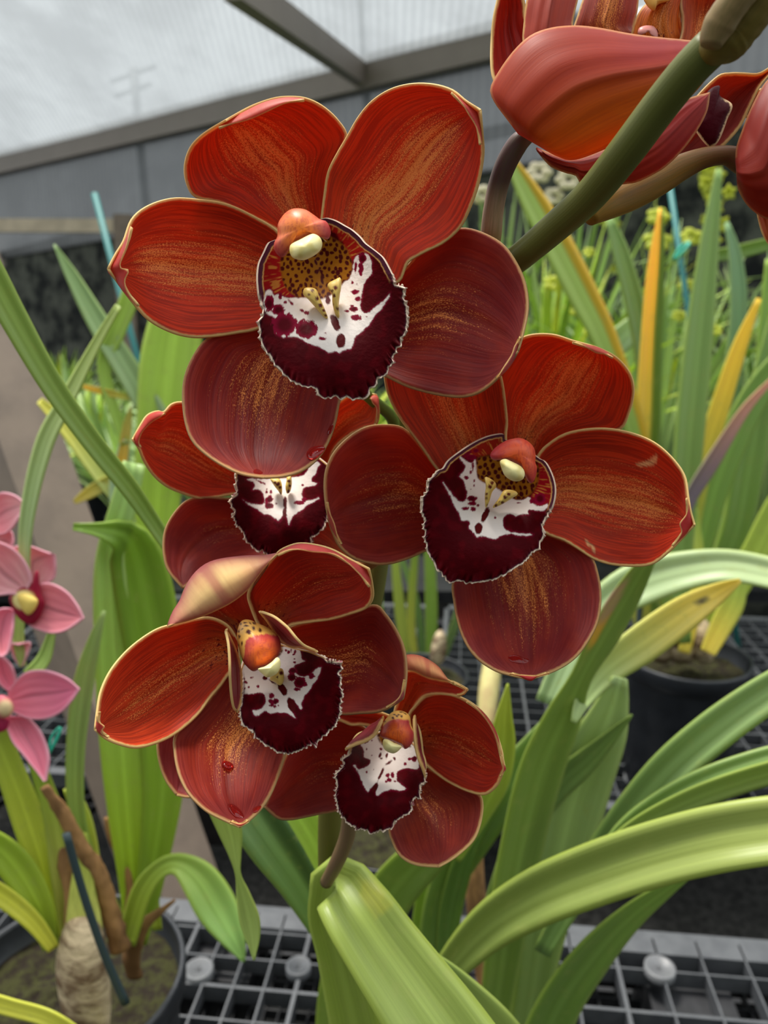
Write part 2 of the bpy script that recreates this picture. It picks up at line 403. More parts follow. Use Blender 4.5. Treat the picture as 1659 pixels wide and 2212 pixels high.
# ------------------------------------------------------------------ lip
WHITE = srgb(240, 230, 222); MAROON = srgb(72, 0, 8); CRIM = srgb(128, 8, 44); OLIVE = srgb(150, 94, 20); RIMC = srgb(246, 224, 200)
def rbf(ctrl, vals):
    C = np.array(ctrl, float); n = len(C)
    r = np.linalg.norm(C[:, None] - C[None], axis=2)
    K = np.where(r > 0, r * r * np.log(r + 1e-9), 0)
    A = np.zeros((n + 3, n + 3)); A[:n, :n] = K + np.eye(n) * 1e-4; A[:n, n] = 1; A[:n, n + 1:] = C; A[n, :n] = 1; A[n + 1:, :n] = C.T
    w = np.linalg.solve(A, np.concatenate([vals, np.zeros(3)]))
    def f(P):
        r = np.linalg.norm(P[:, None] - C[None], axis=2)
        return np.where(r > 0, r * r * np.log(r + 1e-9), 0) @ w[:n] + w[n] + P @ w[n + 1:]
    return f
LT = [((0, 0), -17), ((0, .28), -6), ((0, .55), 2.5), ((0, .78), 4.5), ((0, 1.0), 2.5), ((.6, .85), 3), ((-.6, .85), 3), ((.92, .5), 4.5), ((-.92, .5), 4.5),
      ((1, .15), 6), ((-1, .15), 6), ((.5, .4), 0), ((-.5, .4), 0), ((.95, -.3), 5), ((-.95, -.3), 5), ((.6, -.65), 2), ((-.6, -.65), 2), ((0, -.75), -4),
      ((.42, 0), -9), ((-.42, 0), -9), ((0, -.35), -17)]
def lip(parent, tr, outline, centre, tip, halfw, d, white, blots, throat=None, red=(), mid=(0, 1), sideline=0, seed=1, depthmul=1.0, goldz=None, streaks=(), label=None):
    rs = random.Random(seed)
    k = tr.k; n, nr = 420, 112
    O = resample(tr(outline), n, closed=True, smooth=True)
    c = np.array(tr([centre])[0])
    th = np.unwrap(np.arctan2(O[:, 1] - c[1], O[:, 0] - c[0])); ra_ = np.hypot(O[:, 0] - c[0], O[:, 1] - c[1])
    if th[-1] < th[0]: th = th[::-1]; ra_ = ra_[::-1]
    th = np.maximum.accumulate(th) + np.arange(n) * 1e-6                      # star-shaped margin
    tt = np.linspace(th[0], th[0] + 2 * math.pi, 2 * n, endpoint=False)
    r1 = np.interp(tt, np.append(th, th[0] + 2 * math.pi), np.append(ra_, ra_[0]))
    O = resample(np.stack([c[0] + r1 * np.cos(tt), c[1] + r1 * np.sin(tt)], 1), n, closed=True, smooth=False)
    t = np.array(tr([tip])[0]); m = t - c; Lm = np.linalg.norm(m); m = m / Lm; a = np.array([m[1], -m[0]]); hw = halfw / k
    ang = np.linspace(0, 1, n, endpoint=False)
    tocen = O - c; bdir = (tocen @ m) / Lm
    midw = smooth(bdir, .08, .22)                         # 1 on the ruffled middle lobe
    fr = np.array([mnoise.noise(Vector((x * 46 * math.cos(seed), math.sin(x * 6.283) * 9, seed * 3.1 + math.cos(x * 6.283) * 9))) for x in ang])
    fr2 = np.array([mnoise.noise(Vector((math.cos(x * 6.283) * 24, math.sin(x * 6.283) * 24, seed * 5.1))) for x in ang])
    rows = np.concatenate([[0], np.linspace(0.02, 1, nr) ** .85])
    f = rbf([p for p, v in LT], np.array([v for p, v in LT], float))
    P = []; 
    for r in rows:
        if r == 0: P.append(c[None]); continue
        P.append(c + tocen * r)
    P = np.vstack(P); rr = np.concatenate([[0]] + [np.full(n, r) for r in rows[1:]]); kk = np.concatenate([[0]] + [np.arange(n)] * nr).astype(int)
    q = P - c; loc = np.stack([(q @ a) / hw, (q @ m) / Lm], 1)
    loc = np.clip(loc, -1.25, 1.2)
    h = f(loc) * depthmul
    ew = smooth(rr, .90, 1.0) * midw[kk]
    h = h + ew * (fr2[kk] * 1.7 + fr[kk] * .45)
    jit = (fr2[kk] * 5.0 + fr[kk] * 3.4)[:, None] * ew[:, None] * (tocen[kk] / (np.linalg.norm(tocen[kk], axis=1)[:, None] + 1e-9))
    Pj = P + jit * .8
    verts = W(Pj[:, 0], Pj[:, 1], d - h * 1e-3)
    faces = [(0, 1 + j, 1 + (j + 1) % n) for j in range(n)]
    for i in range(nr - 1):
        b0, b1 = 1 + i * n, 1 + (i + 1) * n
        faces += [(b0 + j, b1 + j, b1 + (j + 1) % n, b0 + (j + 1) % n) for j in range(n)]
    a_, b_, c_ = [verts[i] for i in faces[n + n // 2][:3]]
    if np.dot(np.cross(b_ - a_, c_ - a_), a_ - CAM) > 0: faces = [x[::-1] for x in faces]
    # pigment
    nz = vnoise(P, .12, seed) * 2.2 + vnoise(P, .35, seed + 3) * 1.2
    nz2 = vnoise(P, .05, seed + 5)
    col = mix(np.tile(MAROON, (len(P), 1)), srgb(96, 2, 14), .6 * smooth(nz2, -.1, .5))
    for poly, cc in red:
        s_ = sdf(P, resample(tr(poly), 60, closed=True)); col = mix(col, cc, smooth(s_ + nz * 1.6, -2, 4))
        fib = np.array([mnoise.noise(Vector((math.atan2(x[1], x[0]) * 26, math.hypot(x[0], x[1]) * .035, seed))) for x in q])
        col = mix(col, srgb(205, 140, 60), .65 * smooth(fib, .12, .35) * smooth(s_, 0, 8))
    sw = sdf(P, resample(tr(white), 160, closed=True))
    wf = smooth(sw + nz * .9, -1.2, 1.6)
    col = mix(col, CRIM, .6 * smooth(sw + nz, -6, -1) * (1 - wf))
    col = mix(col, WHITE, wf)
    if throat is not None:
        st = sdf(P, resample(tr(throat), 90, closed=True))
        tf = smooth(st + nz * .6, -3, 5)
        col = mix(col, OLIVE, tf)  # throat's shade put into this olive, darker than its true yellow
        Tp = np.array(tr(throat)); lo, hi = Tp.min(0), Tp.max(0)
        sp = np.zeros(len(P)); pts = []
        for _ in range(900):
            p = np.array([rs.uniform(lo[0], hi[0]), rs.uniform(lo[1], hi[1])])
            if all(np.hypot(*(p - x)) > 9 for x in pts): pts.append(p)
        for p in pts:
            rx, ry = rs.uniform(2.4, 5.0), rs.uniform(3.0, 6.4); al = rs.uniform(-.5, .5)
            dx, dy = P[:, 0] - p[0], P[:, 1] - p[1]
            e = np.hypot((dx * math.cos(al) + dy * math.sin(al)) / rx, (-dx * math.sin(al) + dy * math.cos(al)) / ry)
            sp = np.maximum(sp, 1 - smooth(e + nz * .12, .8, 1.25))
        col = mix(col, srgb(70, 12, 12), sp * smooth(st, -2, 3))
    for b in blots:
        x, y = tr([(b[0], b[1])])[0]; rx, ry = b[2] / k, b[3] / k; al = b[4] if len(b) > 4 else 0
        dx, dy = P[:, 0] - x, P[:, 1] - y
        e = np.hypot((dx * math.cos(al) + dy * math.sin(al)) / rx, (-dx * math.sin(al) + dy * math.cos(al)) / ry)
        sc = min(rx, ry)
        ff = 1 - smooth((e - 1) * sc + nz * (.7 + min(sc, 24) * .09), -.9, .9)
        core = 1 - smooth(e, .35, .9)
        cc = mix(np.tile(CRIM, (len(P), 1)), MAROON, core * (.9 if sc > 6 else .3))
        col = mix(col, cc, ff)
    for x, y, rx, ry, al in streaks:
        x, y = tr([(x, y)])[0]; rx /= k; ry /= k
        dx, dy = P[:, 0] - x, P[:, 1] - y
        e = np.hypot((dx * math.cos(al) + dy * math.sin(al)) / rx, (-dx * math.sin(al) + dy * math.cos(al)) / ry)
        col = mix(col, srgb(84, 14, 16), 1 - smooth((e - 1) * min(rx, ry) + nz * .7, -1, 1))
    dedge = dist_poly(P, O)
    mw = midw[kk]
    rw = 3.2 + nz * .7
    col = mix(col, srgb(70, 30, 48), (1 - smooth(dedge, rw, rw + 5)) * mw * .7)
    col = mix(col, RIMC, (1 - smooth(dedge, rw - 1.2, rw + .8)) * mw)
    if sideline:
        sl = sideline / k
        col = mix(col, srgb(84, 40, 58), (1 - mw) * (1 - smooth(dedge, sl - 1, sl + 1)))
        col = mix(col, srgb(222, 170, 100), (1 - mw) * np.exp(-((dedge - sl + nz * .6) / 1.3) ** 2))
    else:
        col = mix(col, srgb(222, 170, 100), (1 - mw) * (1 - smooth(dedge, 1.5, 3)))
    o = part('lip', verts, faces, [M_LIP, M_LIPB, M_LIPR], parent, attrs=dict(pig=col, mm=P * .11), solid=.0006)
    o['label'] = label or 'white and maroon lip with a ruffled cream margin'
    return o

def tube(name, parent, tr, pts, mat, colf=None, nseg=18, nu=40, flat=1.0, wob=0.0, label=None, solidends=True):
    """pts: (px, py, radius_px, depth)"""
    Q = np.array(pts, float); xy = np.array(tr([(p[0], p[1]) for p in pts])); Q[:, :2] = xy; Q[:, 2] /= tr.k
    R = resample(Q, nu)
    C = W(R[:, 0], R[:, 1], R[:, 3]); rad = R[:, 2] * R[:, 3] / F
    T = np.gradient(C, axis=0); T /= np.linalg.norm(T, axis=1)[:, None]
    verts = []; 
    n0 = np.cross(T[0], FWD); n0 /= np.linalg.norm(n0)
    for i in range(nu + 1):
        n0 = n0 - T[i] * np.dot(n0, T[i]); n0 /= np.linalg.norm(n0); b = np.cross(T[i], n0)
        for j in range(nseg):
            a = 2 * math.pi * j / nseg
            rr = rad[i] * (1 + wob * mnoise.noise(Vector((i * .35, math.cos(a), math.sin(a)))))
            verts.append(C[i] + rr * (math.cos(a) * n0 + math.sin(a) * b * flat))
    verts += [C[0], C[-1]]
    faces = [(i * nseg + j, i * nseg + (j + 1) % nseg, (i + 1) * nseg + (j + 1) % nseg, (i + 1) * nseg + j) for i in range(nu) for j in range(nseg)]
    e0, e1 = len(verts) - 2, len(verts) - 1
    faces += [(e0, (j + 1) % nseg, j) for j in range(nseg)] + [(e1, nu * nseg + j, nu * nseg + (j + 1) % nseg) for j in range(nseg)]
    U = np.concatenate([np.repeat(np.linspace(0, 1, nu + 1), nseg), [0, 1]]); Vv = np.concatenate([np.tile(np.abs(np.linspace(-1, 1, nseg)), nu + 1), [0, 0]])
    at = dict(uvv=np.stack([U, Vv], 1))
    if colf is not None: at['pig'] = colf(U) if callable(colf) else np.tile(colf, (len(U), 1))
    o = part(name, verts, faces, mat, parent, attrs=at)
    if label: o['label'] = label
    return o

LG = srgb(150, 182, 92); MG = srgb(112, 146, 56); DG = srgb(78, 112, 44); BG = srgb(150, 190, 30); PG = srgb(160, 190, 130); YL = srgb(226, 190, 40); YG = srgb(190, 205, 70); BR = srgb(140, 100, 80)
def strap(parent, pts, pig=MG, pig2=None, keel=.12, tilt=.25, tr=T0, nu=46, nv=10, name='leaf', patches=(), thick=None, label=None, stripe=None, bright=1.25):
    """strap leaf: pts (px, py, width_px, depth)"""
    Q = np.array(pts, float); Q[:, :2] = np.array(tr([(p[0], p[1]) for p in pts])); Q[:, 2] /= tr.k
    if (Q[-1, 0] < -10 or Q[-1, 0] > 1670) and Q[-1, 2] > 20:        # let the blade run on to a pointed tip
        e = Q[-1] + (Q[-1] - Q[-2]) * 1.0; e[2] = Q[-1, 2] * .7; e2 = e + (Q[-1] - Q[-2]) * .9; e2[2] = 4; e2[1] += 30; Q = np.vstack([Q, e, e2])
    R = resample(Q, nu); R[:, 2] = np.maximum(R[:, 2], 1.5)
    T = np.gradient(R[:, :2], axis=0); T /= np.linalg.norm(T, axis=1)[:, None] + 1e-9
    Nn = np.stack([-T[:, 1], T[:, 0]], 1)
    s = np.linspace(-1, 1, nv + 1)
    X = R[:, 0:1] + Nn[:, 0:1] * R[:, 2:3] * .5 * s; Y = R[:, 1:2] + Nn[:, 1:2] * R[:, 2:3] * .5 * s
    wm = (R[:, 2] * R[:, 3] / F)[:, None]
    D = R[:, 3:4] + wm * (tilt * s[None] * .5 + keel * (1 - np.abs(s[None])) - .03 * np.cos(s[None] * 9))
    P = np.stack([X.ravel(), Y.ravel()], 1); V = W(P[:, 0], P[:, 1], D.ravel())
    U = np.repeat(np.linspace(0, 1, nu + 1), nv + 1); S = np.tile(s, nu + 1)
    des = lambda q: (np.array(q) * np.array([1.22, 1.06, 1.35]) + .012) * bright
    col = np.tile(des(pig), (len(P), 1))
    if pig2 is not None: col = mix(col, des(pig2), smooth(U, .1, .95))
    col = mix(col, col * 1.25 + .02, .7 * np.exp(-(S / .09) ** 2)); col = mix(col, YG, .35 * smooth(np.abs(S), .86, 1))
    if stripe is not None: col = mix(col, stripe[0], smooth(S * stripe[1], stripe[2] - .12, stripe[2] + .12))
    for u0, uw, s0, sw_, cc in patches:
        e = np.hypot((U - u0) / uw, (S - s0) / sw_) + vnoise(P, .06, 3) * .35; col = mix(col, cc, 1 - smooth(e, .7, 1.15))
    faces = grid_faces(nu, nv)
    o = part(name, V, faces, M_LEAF, parent, attrs=dict(pig=col, uvv=np.stack([U * 3 + pts[0][0] * .01, S * .5 + pts[0][1] * .013], 1)), solid=thick or .0008 * max(1, R[:, 3].mean() / .4))
    if label: o['label'] = label
    return o
# ================================================================== FLOWERS
GRP = 'open flowers of the dark red orchid spike'
PINKB = srgb(196, 86, 84); CREAMB = srgb(240, 215, 140)
# ---- flower A : the large top flower
A = thing('orchid_flower', W(700, 560, .19), 'largest dark red orchid flower, topmost of the fully open blooms', 'flower', GRP)
tepal('sepal', A, T1, [(730, 640), (690, 600), (600, 550), (480, 497), (385, 475), (352, 425), (346, 360), (365, 300), (400, 258), (450, 222), (500, 195)],
      [(860, 640), (880, 520), (885, 400), (915, 320), (948, 250), (915, 190), (860, 140), (800, 112), (740, 106), (680, 112), (610, 135), (550, 165), (500, 195)],
      0.205, .186, cup=7, bow=4, curl=6, pig=srgb(196, 42, 20), pig2=srgb(186, 40, 24), gold=.95, seed=1,
      flaps=[dict(o=[(470, 212), (500, 190), (560, 160), (640, 122), (720, 104), (790, 108)], i=[(470, 216), (510, 207), (580, 190), (650, 160), (720, 128), (790, 112)], d=.1805, pig=srgb(206, 78, 62), slope=2)])
tepal('petal', A, T1, [(850, 620), (853, 555), (865, 460), (880, 380), (915, 310), (950, 250), (990, 180), (1040, 120), (1110, 75), (1190, 55), (1270, 58), (1340, 80), (1390, 120), (1445, 155)],
      [(1050, 800), (1100, 800), (1145, 790), (1165, 745), (1180, 715), (1240, 680), (1310, 645), (1370, 590), (1410, 510), (1440, 420), (1456, 320), (1452, 240), (1445, 155)],
      0.198, .181, cup=6, bow=3, curl=2, pig=srgb(204, 44, 22), pig2=srgb(186, 40, 28), gold=1.0, spot=.4, seed=2,
      flaps=[dict(o=[(1340, 84), (1395, 120), (1447, 152), (1452, 210), (1454, 280)], i=[(1342, 84), (1385, 140), (1400, 165), (1430, 215), (1450, 280)], d=.1800, pig=srgb(190, 70, 66), slope=2.5)])
tepal('petal', A, T1, [(760, 700), (690, 605), (600, 548), (500, 503), (400, 487), (300, 482), (210, 510), (150, 560), (120, 640), (90, 690), (62, 745)],
      [(740, 900), (620, 965), (540, 982), (450, 995), (370, 997), (290, 977), (210, 932), (150, 865), (105, 805), (62, 745)],
      0.2, .176, cup=7, bow=3, curl=1, pig=srgb(198, 44, 24), pig2=srgb(186, 44, 28), gold=.9, seed=3,
      flaps=[dict(o=[(140, 585), (115, 650), (85, 705), (54, 746), (85, 790), (115, 830), (165, 885)], i=[(143, 590), (128, 660), (104, 735), (136, 748), (122, 790), (135, 835), (170, 885)], d=.1745, pig=srgb(196, 66, 60), slope=3)])
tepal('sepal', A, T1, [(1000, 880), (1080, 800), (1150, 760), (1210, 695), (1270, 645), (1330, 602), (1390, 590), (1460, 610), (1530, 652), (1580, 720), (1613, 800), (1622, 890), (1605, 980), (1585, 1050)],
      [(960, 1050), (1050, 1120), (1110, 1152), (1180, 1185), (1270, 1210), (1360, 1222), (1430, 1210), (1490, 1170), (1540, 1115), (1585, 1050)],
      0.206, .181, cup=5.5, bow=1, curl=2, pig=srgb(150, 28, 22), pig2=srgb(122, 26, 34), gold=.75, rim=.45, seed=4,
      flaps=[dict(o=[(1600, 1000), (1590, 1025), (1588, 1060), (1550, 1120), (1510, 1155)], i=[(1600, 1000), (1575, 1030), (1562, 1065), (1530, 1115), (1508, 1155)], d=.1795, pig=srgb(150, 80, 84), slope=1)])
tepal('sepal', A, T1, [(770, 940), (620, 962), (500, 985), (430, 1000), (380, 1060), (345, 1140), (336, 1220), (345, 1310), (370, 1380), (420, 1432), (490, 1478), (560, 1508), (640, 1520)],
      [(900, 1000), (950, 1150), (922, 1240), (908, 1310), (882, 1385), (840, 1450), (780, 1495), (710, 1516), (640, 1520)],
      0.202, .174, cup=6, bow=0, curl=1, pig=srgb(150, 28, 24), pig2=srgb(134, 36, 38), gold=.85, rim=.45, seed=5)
lip(A, ZA, [(232, 415), (190, 440), (140, 540), (95, 640), (80, 760), (85, 880), (100, 1000), (118, 1100), (128, 1165), (95, 1190), (80, 1250), (93, 1310), (90, 1370), (115, 1430), (150, 1500), (200, 1570), (235, 1640), (310, 1720),
            (370, 1785), (440, 1830), (540, 1875), (600, 1870), (665, 1900), (670, 1940), (720, 1985), (800, 1985), (860, 1972), (900, 2000), (960, 1975), (1030, 2005), (1090, 1995), (1125, 2015), (1150, 1985), (1190, 1945), (1200, 1890),
            (1250, 1865), (1290, 1785), (1335, 1770), (1385, 1715), (1390, 1670), (1430, 1630), (1420, 1580), (1455, 1535), (1475, 1490), (1520, 1440), (1515, 1390), (1555, 1310), (1570, 1230), (1572, 1130), (1555, 1040), (1525, 985), (1550, 950),
            (1540, 890), (1510, 840), (1450, 855), (1430, 790), (1380, 690), (1330, 600), (1290, 555), (1220, 500), (1140, 440), (1090, 380), (1010, 310), (940, 270), (860, 225), (790, 200), (730, 195), (600, 240), (480, 290), (350, 370)],
    (690, 700), (880, 2000), 740, .181,
    [(150, 925), (200, 900), (240, 960), (290, 945), (350, 980), (450, 985), (560, 980), (700, 990), (850, 930), (930, 830), (985, 790), (1020, 700), (1045, 580), (1140, 540), (1200, 590), (1210, 740), (1150, 810), (1120, 920), (1105, 1000), (1100, 1090), (1150, 1135), (1210, 1110), (1280, 1050),
     (1340, 1000), (1395, 935), (1370, 1000), (1300, 1100), (1230, 1175), (1190, 1250), (1120, 1310), (1050, 1370), (1030, 1440), (1000, 1490), (930, 1500), (890, 1540), (855, 1510), (790, 1528), (740, 1500), (640, 1455), (560, 1430), (500, 1385), (420, 1365), (330, 1372), (250, 1330), (330, 1340), (330, 1250), (240, 1180), (150, 1120), (135, 1020)],
    [(190, 1045, 52, 80), (285, 1105, 62, 55), (345, 1250, 125, 118), (555, 1297, 112, 92), (520, 1110, 24, 17), (560, 1132, 26, 22), (725, 1390, 34, 20), (750, 1335, 12, 8), (1040, 922, 38, 26), (1020, 832, 14, 18), (1062, 850, 8, 10), (1075, 990, 30, 24), (1030, 1095, 40, 28), (963, 1118, 26, 13), (1055, 1185, 62, 27),
     (1168, 1170, 20, 9), (1015, 1062, 22, 14), (1052, 690, 13, 62), (1105, 690, 26, 66), (1120, 590, 40, 60), (355, 1030, 16, 14), (410, 1030, 34, 14, .6), (425, 960, 30, 8, .3), (300, 960, 18, 30)],
    throat=[(300, 600), (380, 500), (700, 330), (800, 370), (960, 480), (1012, 620), (1018, 700), (985, 790), (930, 830), (850, 930), (700, 1000), (560, 982), (450, 970), (370, 900), (320, 800)],
    red=[([(220, 430), (260, 420), (400, 560), (330, 760), (430, 980), (350, 975), (240, 955), (140, 900), (115, 800), (150, 600)], srgb(150, 20, 20)), ([(750, 210), (860, 240), (1000, 330), (1080, 440), (1190, 540), (1150, 620), (1080, 600), (1030, 620), (1000, 600), (860, 350), (780, 320)], srgb(160, 24, 18))],
    sideline=48, seed=1, streaks=[(850, 1235, 36, 92, -.38), (905, 1410, 48, 72, 0), (775, 1012, 24, 40, 0)])
def keel(parent, tr, o, d, spots, col=OLIVE):
    def cf(P):
        c = np.tile(srgb(238, 205, 110), (len(P), 1)); nz = vnoise(P, .25, 2)
        for x, y, r in spots:
            x, y = tr([(x, y)])[0]; e = np.hypot(P[:, 0] - x, P[:, 1] - y) / (r / tr.k); c = mix(c, srgb(96, 18, 20), 1 - smooth(e + nz * .3, .7, 1.2))
        return c
    puffy('callus_keel', parent, tr, o, d, 2.2, 3.5, M_COL, cf, n=40, nr=10)
keel(A, ZA, [(540, 890), (600, 880), (660, 900), (690, 970), (730, 1060), (775, 1180), (740, 1180), (660, 1090), (580, 1000), (530, 950)], .1835, [(620, 910, 18), (590, 950, 12), (665, 990, 22), (700, 1060, 24), (735, 1110, 18), (750, 1160, 16)])
keel(A, ZA, [(790, 830), (850, 800), (900, 780), (910, 860), (895, 960), (885, 1060), (890, 1180), (850, 1150), (820, 1040), (815, 940), (770, 870)], .1830, [(850, 880, 24), (820, 915, 18), (840, 960, 18), (870, 1090, 20), (830, 1050, 8)])
def hood_col(tr, cen, r, edge=srgb(196, 78, 76), core=srgb(238, 130, 56)):
    c0 = np.array(tr([cen])[0]); r = r / tr.k
    def cf(P):
        e = np.hypot(P[:, 0] - c0[0], P[:, 1] - c0[1]) / r
        c = mix(np.tile(core, (len(P), 1)), edge, smooth(e, .25, 1.0))
        st = vnoise(P * np.array([3.0, .4]), .16, 4); return mix(c, srgb(170, 40, 52), .45 * smooth(st, .05, .4))
    return cf
CAPC = lambda P: mix(np.tile(srgb(250, 238, 170), (len(P), 1)), srgb(226, 204, 110), .6 * smooth(vnoise(P, .06, 9), 0, .5))
hA = puffy('column', A, ZA, [(278, 250), (330, 160), (400, 105), (480, 92), (560, 108), (640, 160), (700, 203), (760, 222), (797, 290), (803, 350), (780, 400), (735, 392), (690, 365), (620, 350), (500, 400), (415, 445), (392, 500), (355, 560), (312, 582), (268, 548), (238, 490), (242, 430), (272, 370)], .1735, 5, 9, M_COL, hood_col(ZA, (470, 300), 330), c=(500, 290), gy=.012)
puffy('anther_cap', hA, ZA, [(393, 505), (410, 450), (500, 402), (600, 352), (650, 350), (700, 385), (720, 445), (700, 510), (640, 562), (560, 602), (510, 608), (440, 592), (405, 555)], .1680, 3.8, 4, M_COL, CAPC, label='pale cream anther cap')

# ---- flower B : behind, left
B = thing('orchid_flower', W(620, 1010, .225), 'dark red orchid flower half hidden behind the lower petal of the largest bloom', 'flower', GRP)
tepal('petal', B, T3, [(780, 420), (700, 300), (600, 150), (500, 60), (450, 45), (400, 55), (362, 95), (330, 90), (280, 110), (245, 160), (205, 232)],
      [(760, 500), (690, 507), (620, 520), (540, 526), (470, 507), (380, 470), (310, 412), (262, 340), (235, 275), (205, 232)], 0.246, .216, cup=6, bow=2, curl=1, pig=srgb(196, 46, 28), pig2=srgb(192, 48, 32), gold=.75, seed=6,
      flaps=[dict(o=[(362, 96), (330, 90), (280, 110), (245, 160), (205, 232), (235, 272)], i=[(362, 98), (345, 118), (300, 145), (255, 190), (236, 236), (240, 272)], d=.2145, pig=srgb(200, 70, 60))])
tepal('petal', B, T3, [(1020, 450), (1060, 330), (1120, 200), (1190, 90), (1260, 30), (1340, -10), (1400, 5), (1425, 10)], [(1150, 470), (1175, 400), (1215, 280), (1290, 210), (1370, 170), (1425, 155), (1438, 90), (1425, 10)],
      0.246, .222, cup=5, bow=2, pig=srgb(206, 62, 30), pig2=srgb(206, 66, 40), gold=.9, spot=.3, seed=7,
      flaps=[dict(o=[(1395, 20), (1412, 8), (1438, 20), (1440, 90), (1425, 160)], i=[(1397, 22), (1408, 50), (1425, 70), (1428, 110), (1423, 160)], d=.2205, pig=srgb(214, 100, 80))])
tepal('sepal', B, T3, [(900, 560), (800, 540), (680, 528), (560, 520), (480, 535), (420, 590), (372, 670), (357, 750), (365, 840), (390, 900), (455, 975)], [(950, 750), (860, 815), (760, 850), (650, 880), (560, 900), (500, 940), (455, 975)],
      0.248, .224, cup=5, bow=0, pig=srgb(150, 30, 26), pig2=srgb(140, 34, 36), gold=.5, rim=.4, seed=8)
tepal('sepal', B, T3, [(1020, 620), (1120, 610), (1200, 640), (1250, 700), (1285, 790), (1310, 900)], [(980, 800), (1060, 880), (1150, 920), (1230, 930), (1310, 900)], 0.25, .240, cup=4, bow=0, pig=srgb(150, 30, 26), pig2=srgb(200, 96, 60), gold=.4, seed=9)
tepal('sepal', B, T3, [(880, 430), (800, 300), (760, 150), (780, 30), (850, -40), (930, -70)], [(980, 430), (1060, 300), (1080, 160), (1050, 30), (1000, -40), (930, -70)], 0.25, .232, cup=4, bow=1, pig=RED, gold=.6, seed=10)
lip(B, ZB, [(205, 455), (150, 470), (110, 560), (130, 640), (170, 720), (145, 770), (180, 870), (250, 970), (310, 1040), (330, 1110), (400, 1190), (480, 1265), (560, 1280), (620, 1300), (700, 1340), (850, 1330), (1000, 1280), (1200, 1210), (1290, 1160), (1280, 1080),
            (1380, 1035), (1440, 950), (1500, 850), (1530, 700), (1520, 500), (1560, 300), (1560, 100), (1400, -60), (1200, -180), (900, -260), (600, -180), (350, 0), (210, 130), (200, 260), (195, 380)],
    (870, 30), (860, 1350), 700, .217,
    [(350, 235), (500, 230), (700, 225), (900, 220), (1150, 180), (1260, 60), (1330, -20), (1400, 20), (1345, 100), (1350, 150), (1285, 220), (1290, 275), (1370, 295), (1280, 335), (1190, 350), (1142, 420), (1150, 500), (1190, 550), (1280, 530), (1375, 498), (1385, 520), (1250, 590), (1150, 670), (1080, 710), (1020, 745), (985, 810), (950, 905),
     (930, 780), (905, 680), (870, 740), (810, 832), (760, 800), (700, 750), (590, 730), (520, 680), (400, 620), (330, 560), (285, 520), (420, 590), (560, 600), (605, 540), (580, 420), (500, 372), (430, 385), (470, 330), (430, 270)],
    [(680, 525, 58, 55), (675, 610, 75, 50), (770, 585, 34, 18), (700, 410, 24, 28), (635, 418, 18, 20), (1110, 572, 62, 30), (1180, 530, 35, 38), (1155, 315, 16, 12), (600, 295, 28, 12, .6), (530, 265, 40, 12, .5), (640, 375, 10, 10)],
    throat=[(640, 150), (900, -40), (1150, 100), (1000, 190), (880, 215), (700, 205)], seed=2, streaks=[(903, 560, 30, 95, 0), (895, 720, 28, 75, 0)])
keel(B, ZB, [(690, 230), (760, 210), (830, 240), (860, 340), (850, 460), (800, 400), (740, 320)], .2185, [(760, 280, 22), (800, 300, 30), (830, 350, 22), (820, 440, 22)])
keel(B, ZB, [(930, 190), (980, 180), (1000, 280), (980, 400), (930, 440), (905, 350), (920, 260)], .2185, [(955, 260, 24), (970, 330, 20), (955, 410, 26)])

# ---- flower C : right
C_ = thing('orchid_flower', W(1080, 1000, .205), 'dark red orchid flower right of centre, a water smear on its lowest petal', 'flower', GRP)
tepal('sepal', C_, T2, [(840, 600), (790, 480), (760, 380), (760, 260), (790, 170), (830, 105), (880, 63), (940, 47), (1020, 50), (1100, 75), (1190, 99)], [(960, 640), (990, 560), (1060, 490), (1180, 462), (1300, 450), (1340, 380), (1359, 300), (1350, 230), (1310, 170), (1260, 130), (1190, 99)],
      0.223, .204, cup=7, bow=4, curl=5, pig=srgb(192, 44, 20), pig2=srgb(190, 44, 26), gold=.95, spot=.5, seed=11,
      flaps=[dict(o=[(1100, 75), (1150, 86), (1192, 94), (1230, 108), (1275, 140)], i=[(1102, 77), (1150, 98), (1200, 125), (1235, 130), (1273, 142)], d=.1975, pig=srgb(180, 80, 64))])
tepal('petal', C_, T2, [(650, 760), (520, 616), (480, 560), (430, 490), (370, 410), (330, 340), (305, 270), (300, 200), (330, 140), (420, 90), (540, 70), (640, 90)], [(830, 620), (815, 490), (820, 420), (812, 330), (798, 240), (770, 160), (720, 110), (640, 90)],
      0.218, .203, cup=6, bow=4, pig=srgb(186, 46, 22), pig2=srgb(190, 50, 26), gold=.9, spot=.8, seed=12)
tepal('petal', C_, T2, [(920, 680), (955, 560), (1010, 503), (1080, 465), (1180, 447), (1280, 450), (1380, 475), (1460, 515), (1530, 580), (1575, 650), (1590, 740), (1600, 800), (1616, 856)], [(930, 830), (985, 890), (1060, 920), (1120, 955), (1190, 1000), (1270, 1025), (1370, 1031), (1440, 1020), (1505, 972), (1565, 912), (1616, 856)],
      0.217, .196, cup=7, bow=3, curl=1, pig=srgb(190, 44, 24), pig2=srgb(180, 42, 30), gold=.9, seed=13, nu=100, nv=64, scars=([(1368, 602), (1390, 592), (1425, 580), (1460, 555), (1462, 575), (1445, 600), (1400, 606)], [(1156, 918), (1172, 935), (1192, 950), (1194, 975), (1186, 970), (1178, 948), (1162, 945)]),
      flaps=[dict(o=[(1592, 740), (1602, 800), (1622, 857), (1575, 905), (1530, 950)], i=[(1590, 745), (1586, 805), (1556, 850), (1562, 890), (1528, 948)], d=.1945, pig=srgb(180, 56, 60), slope=2.5)])
C3_SCAR = True
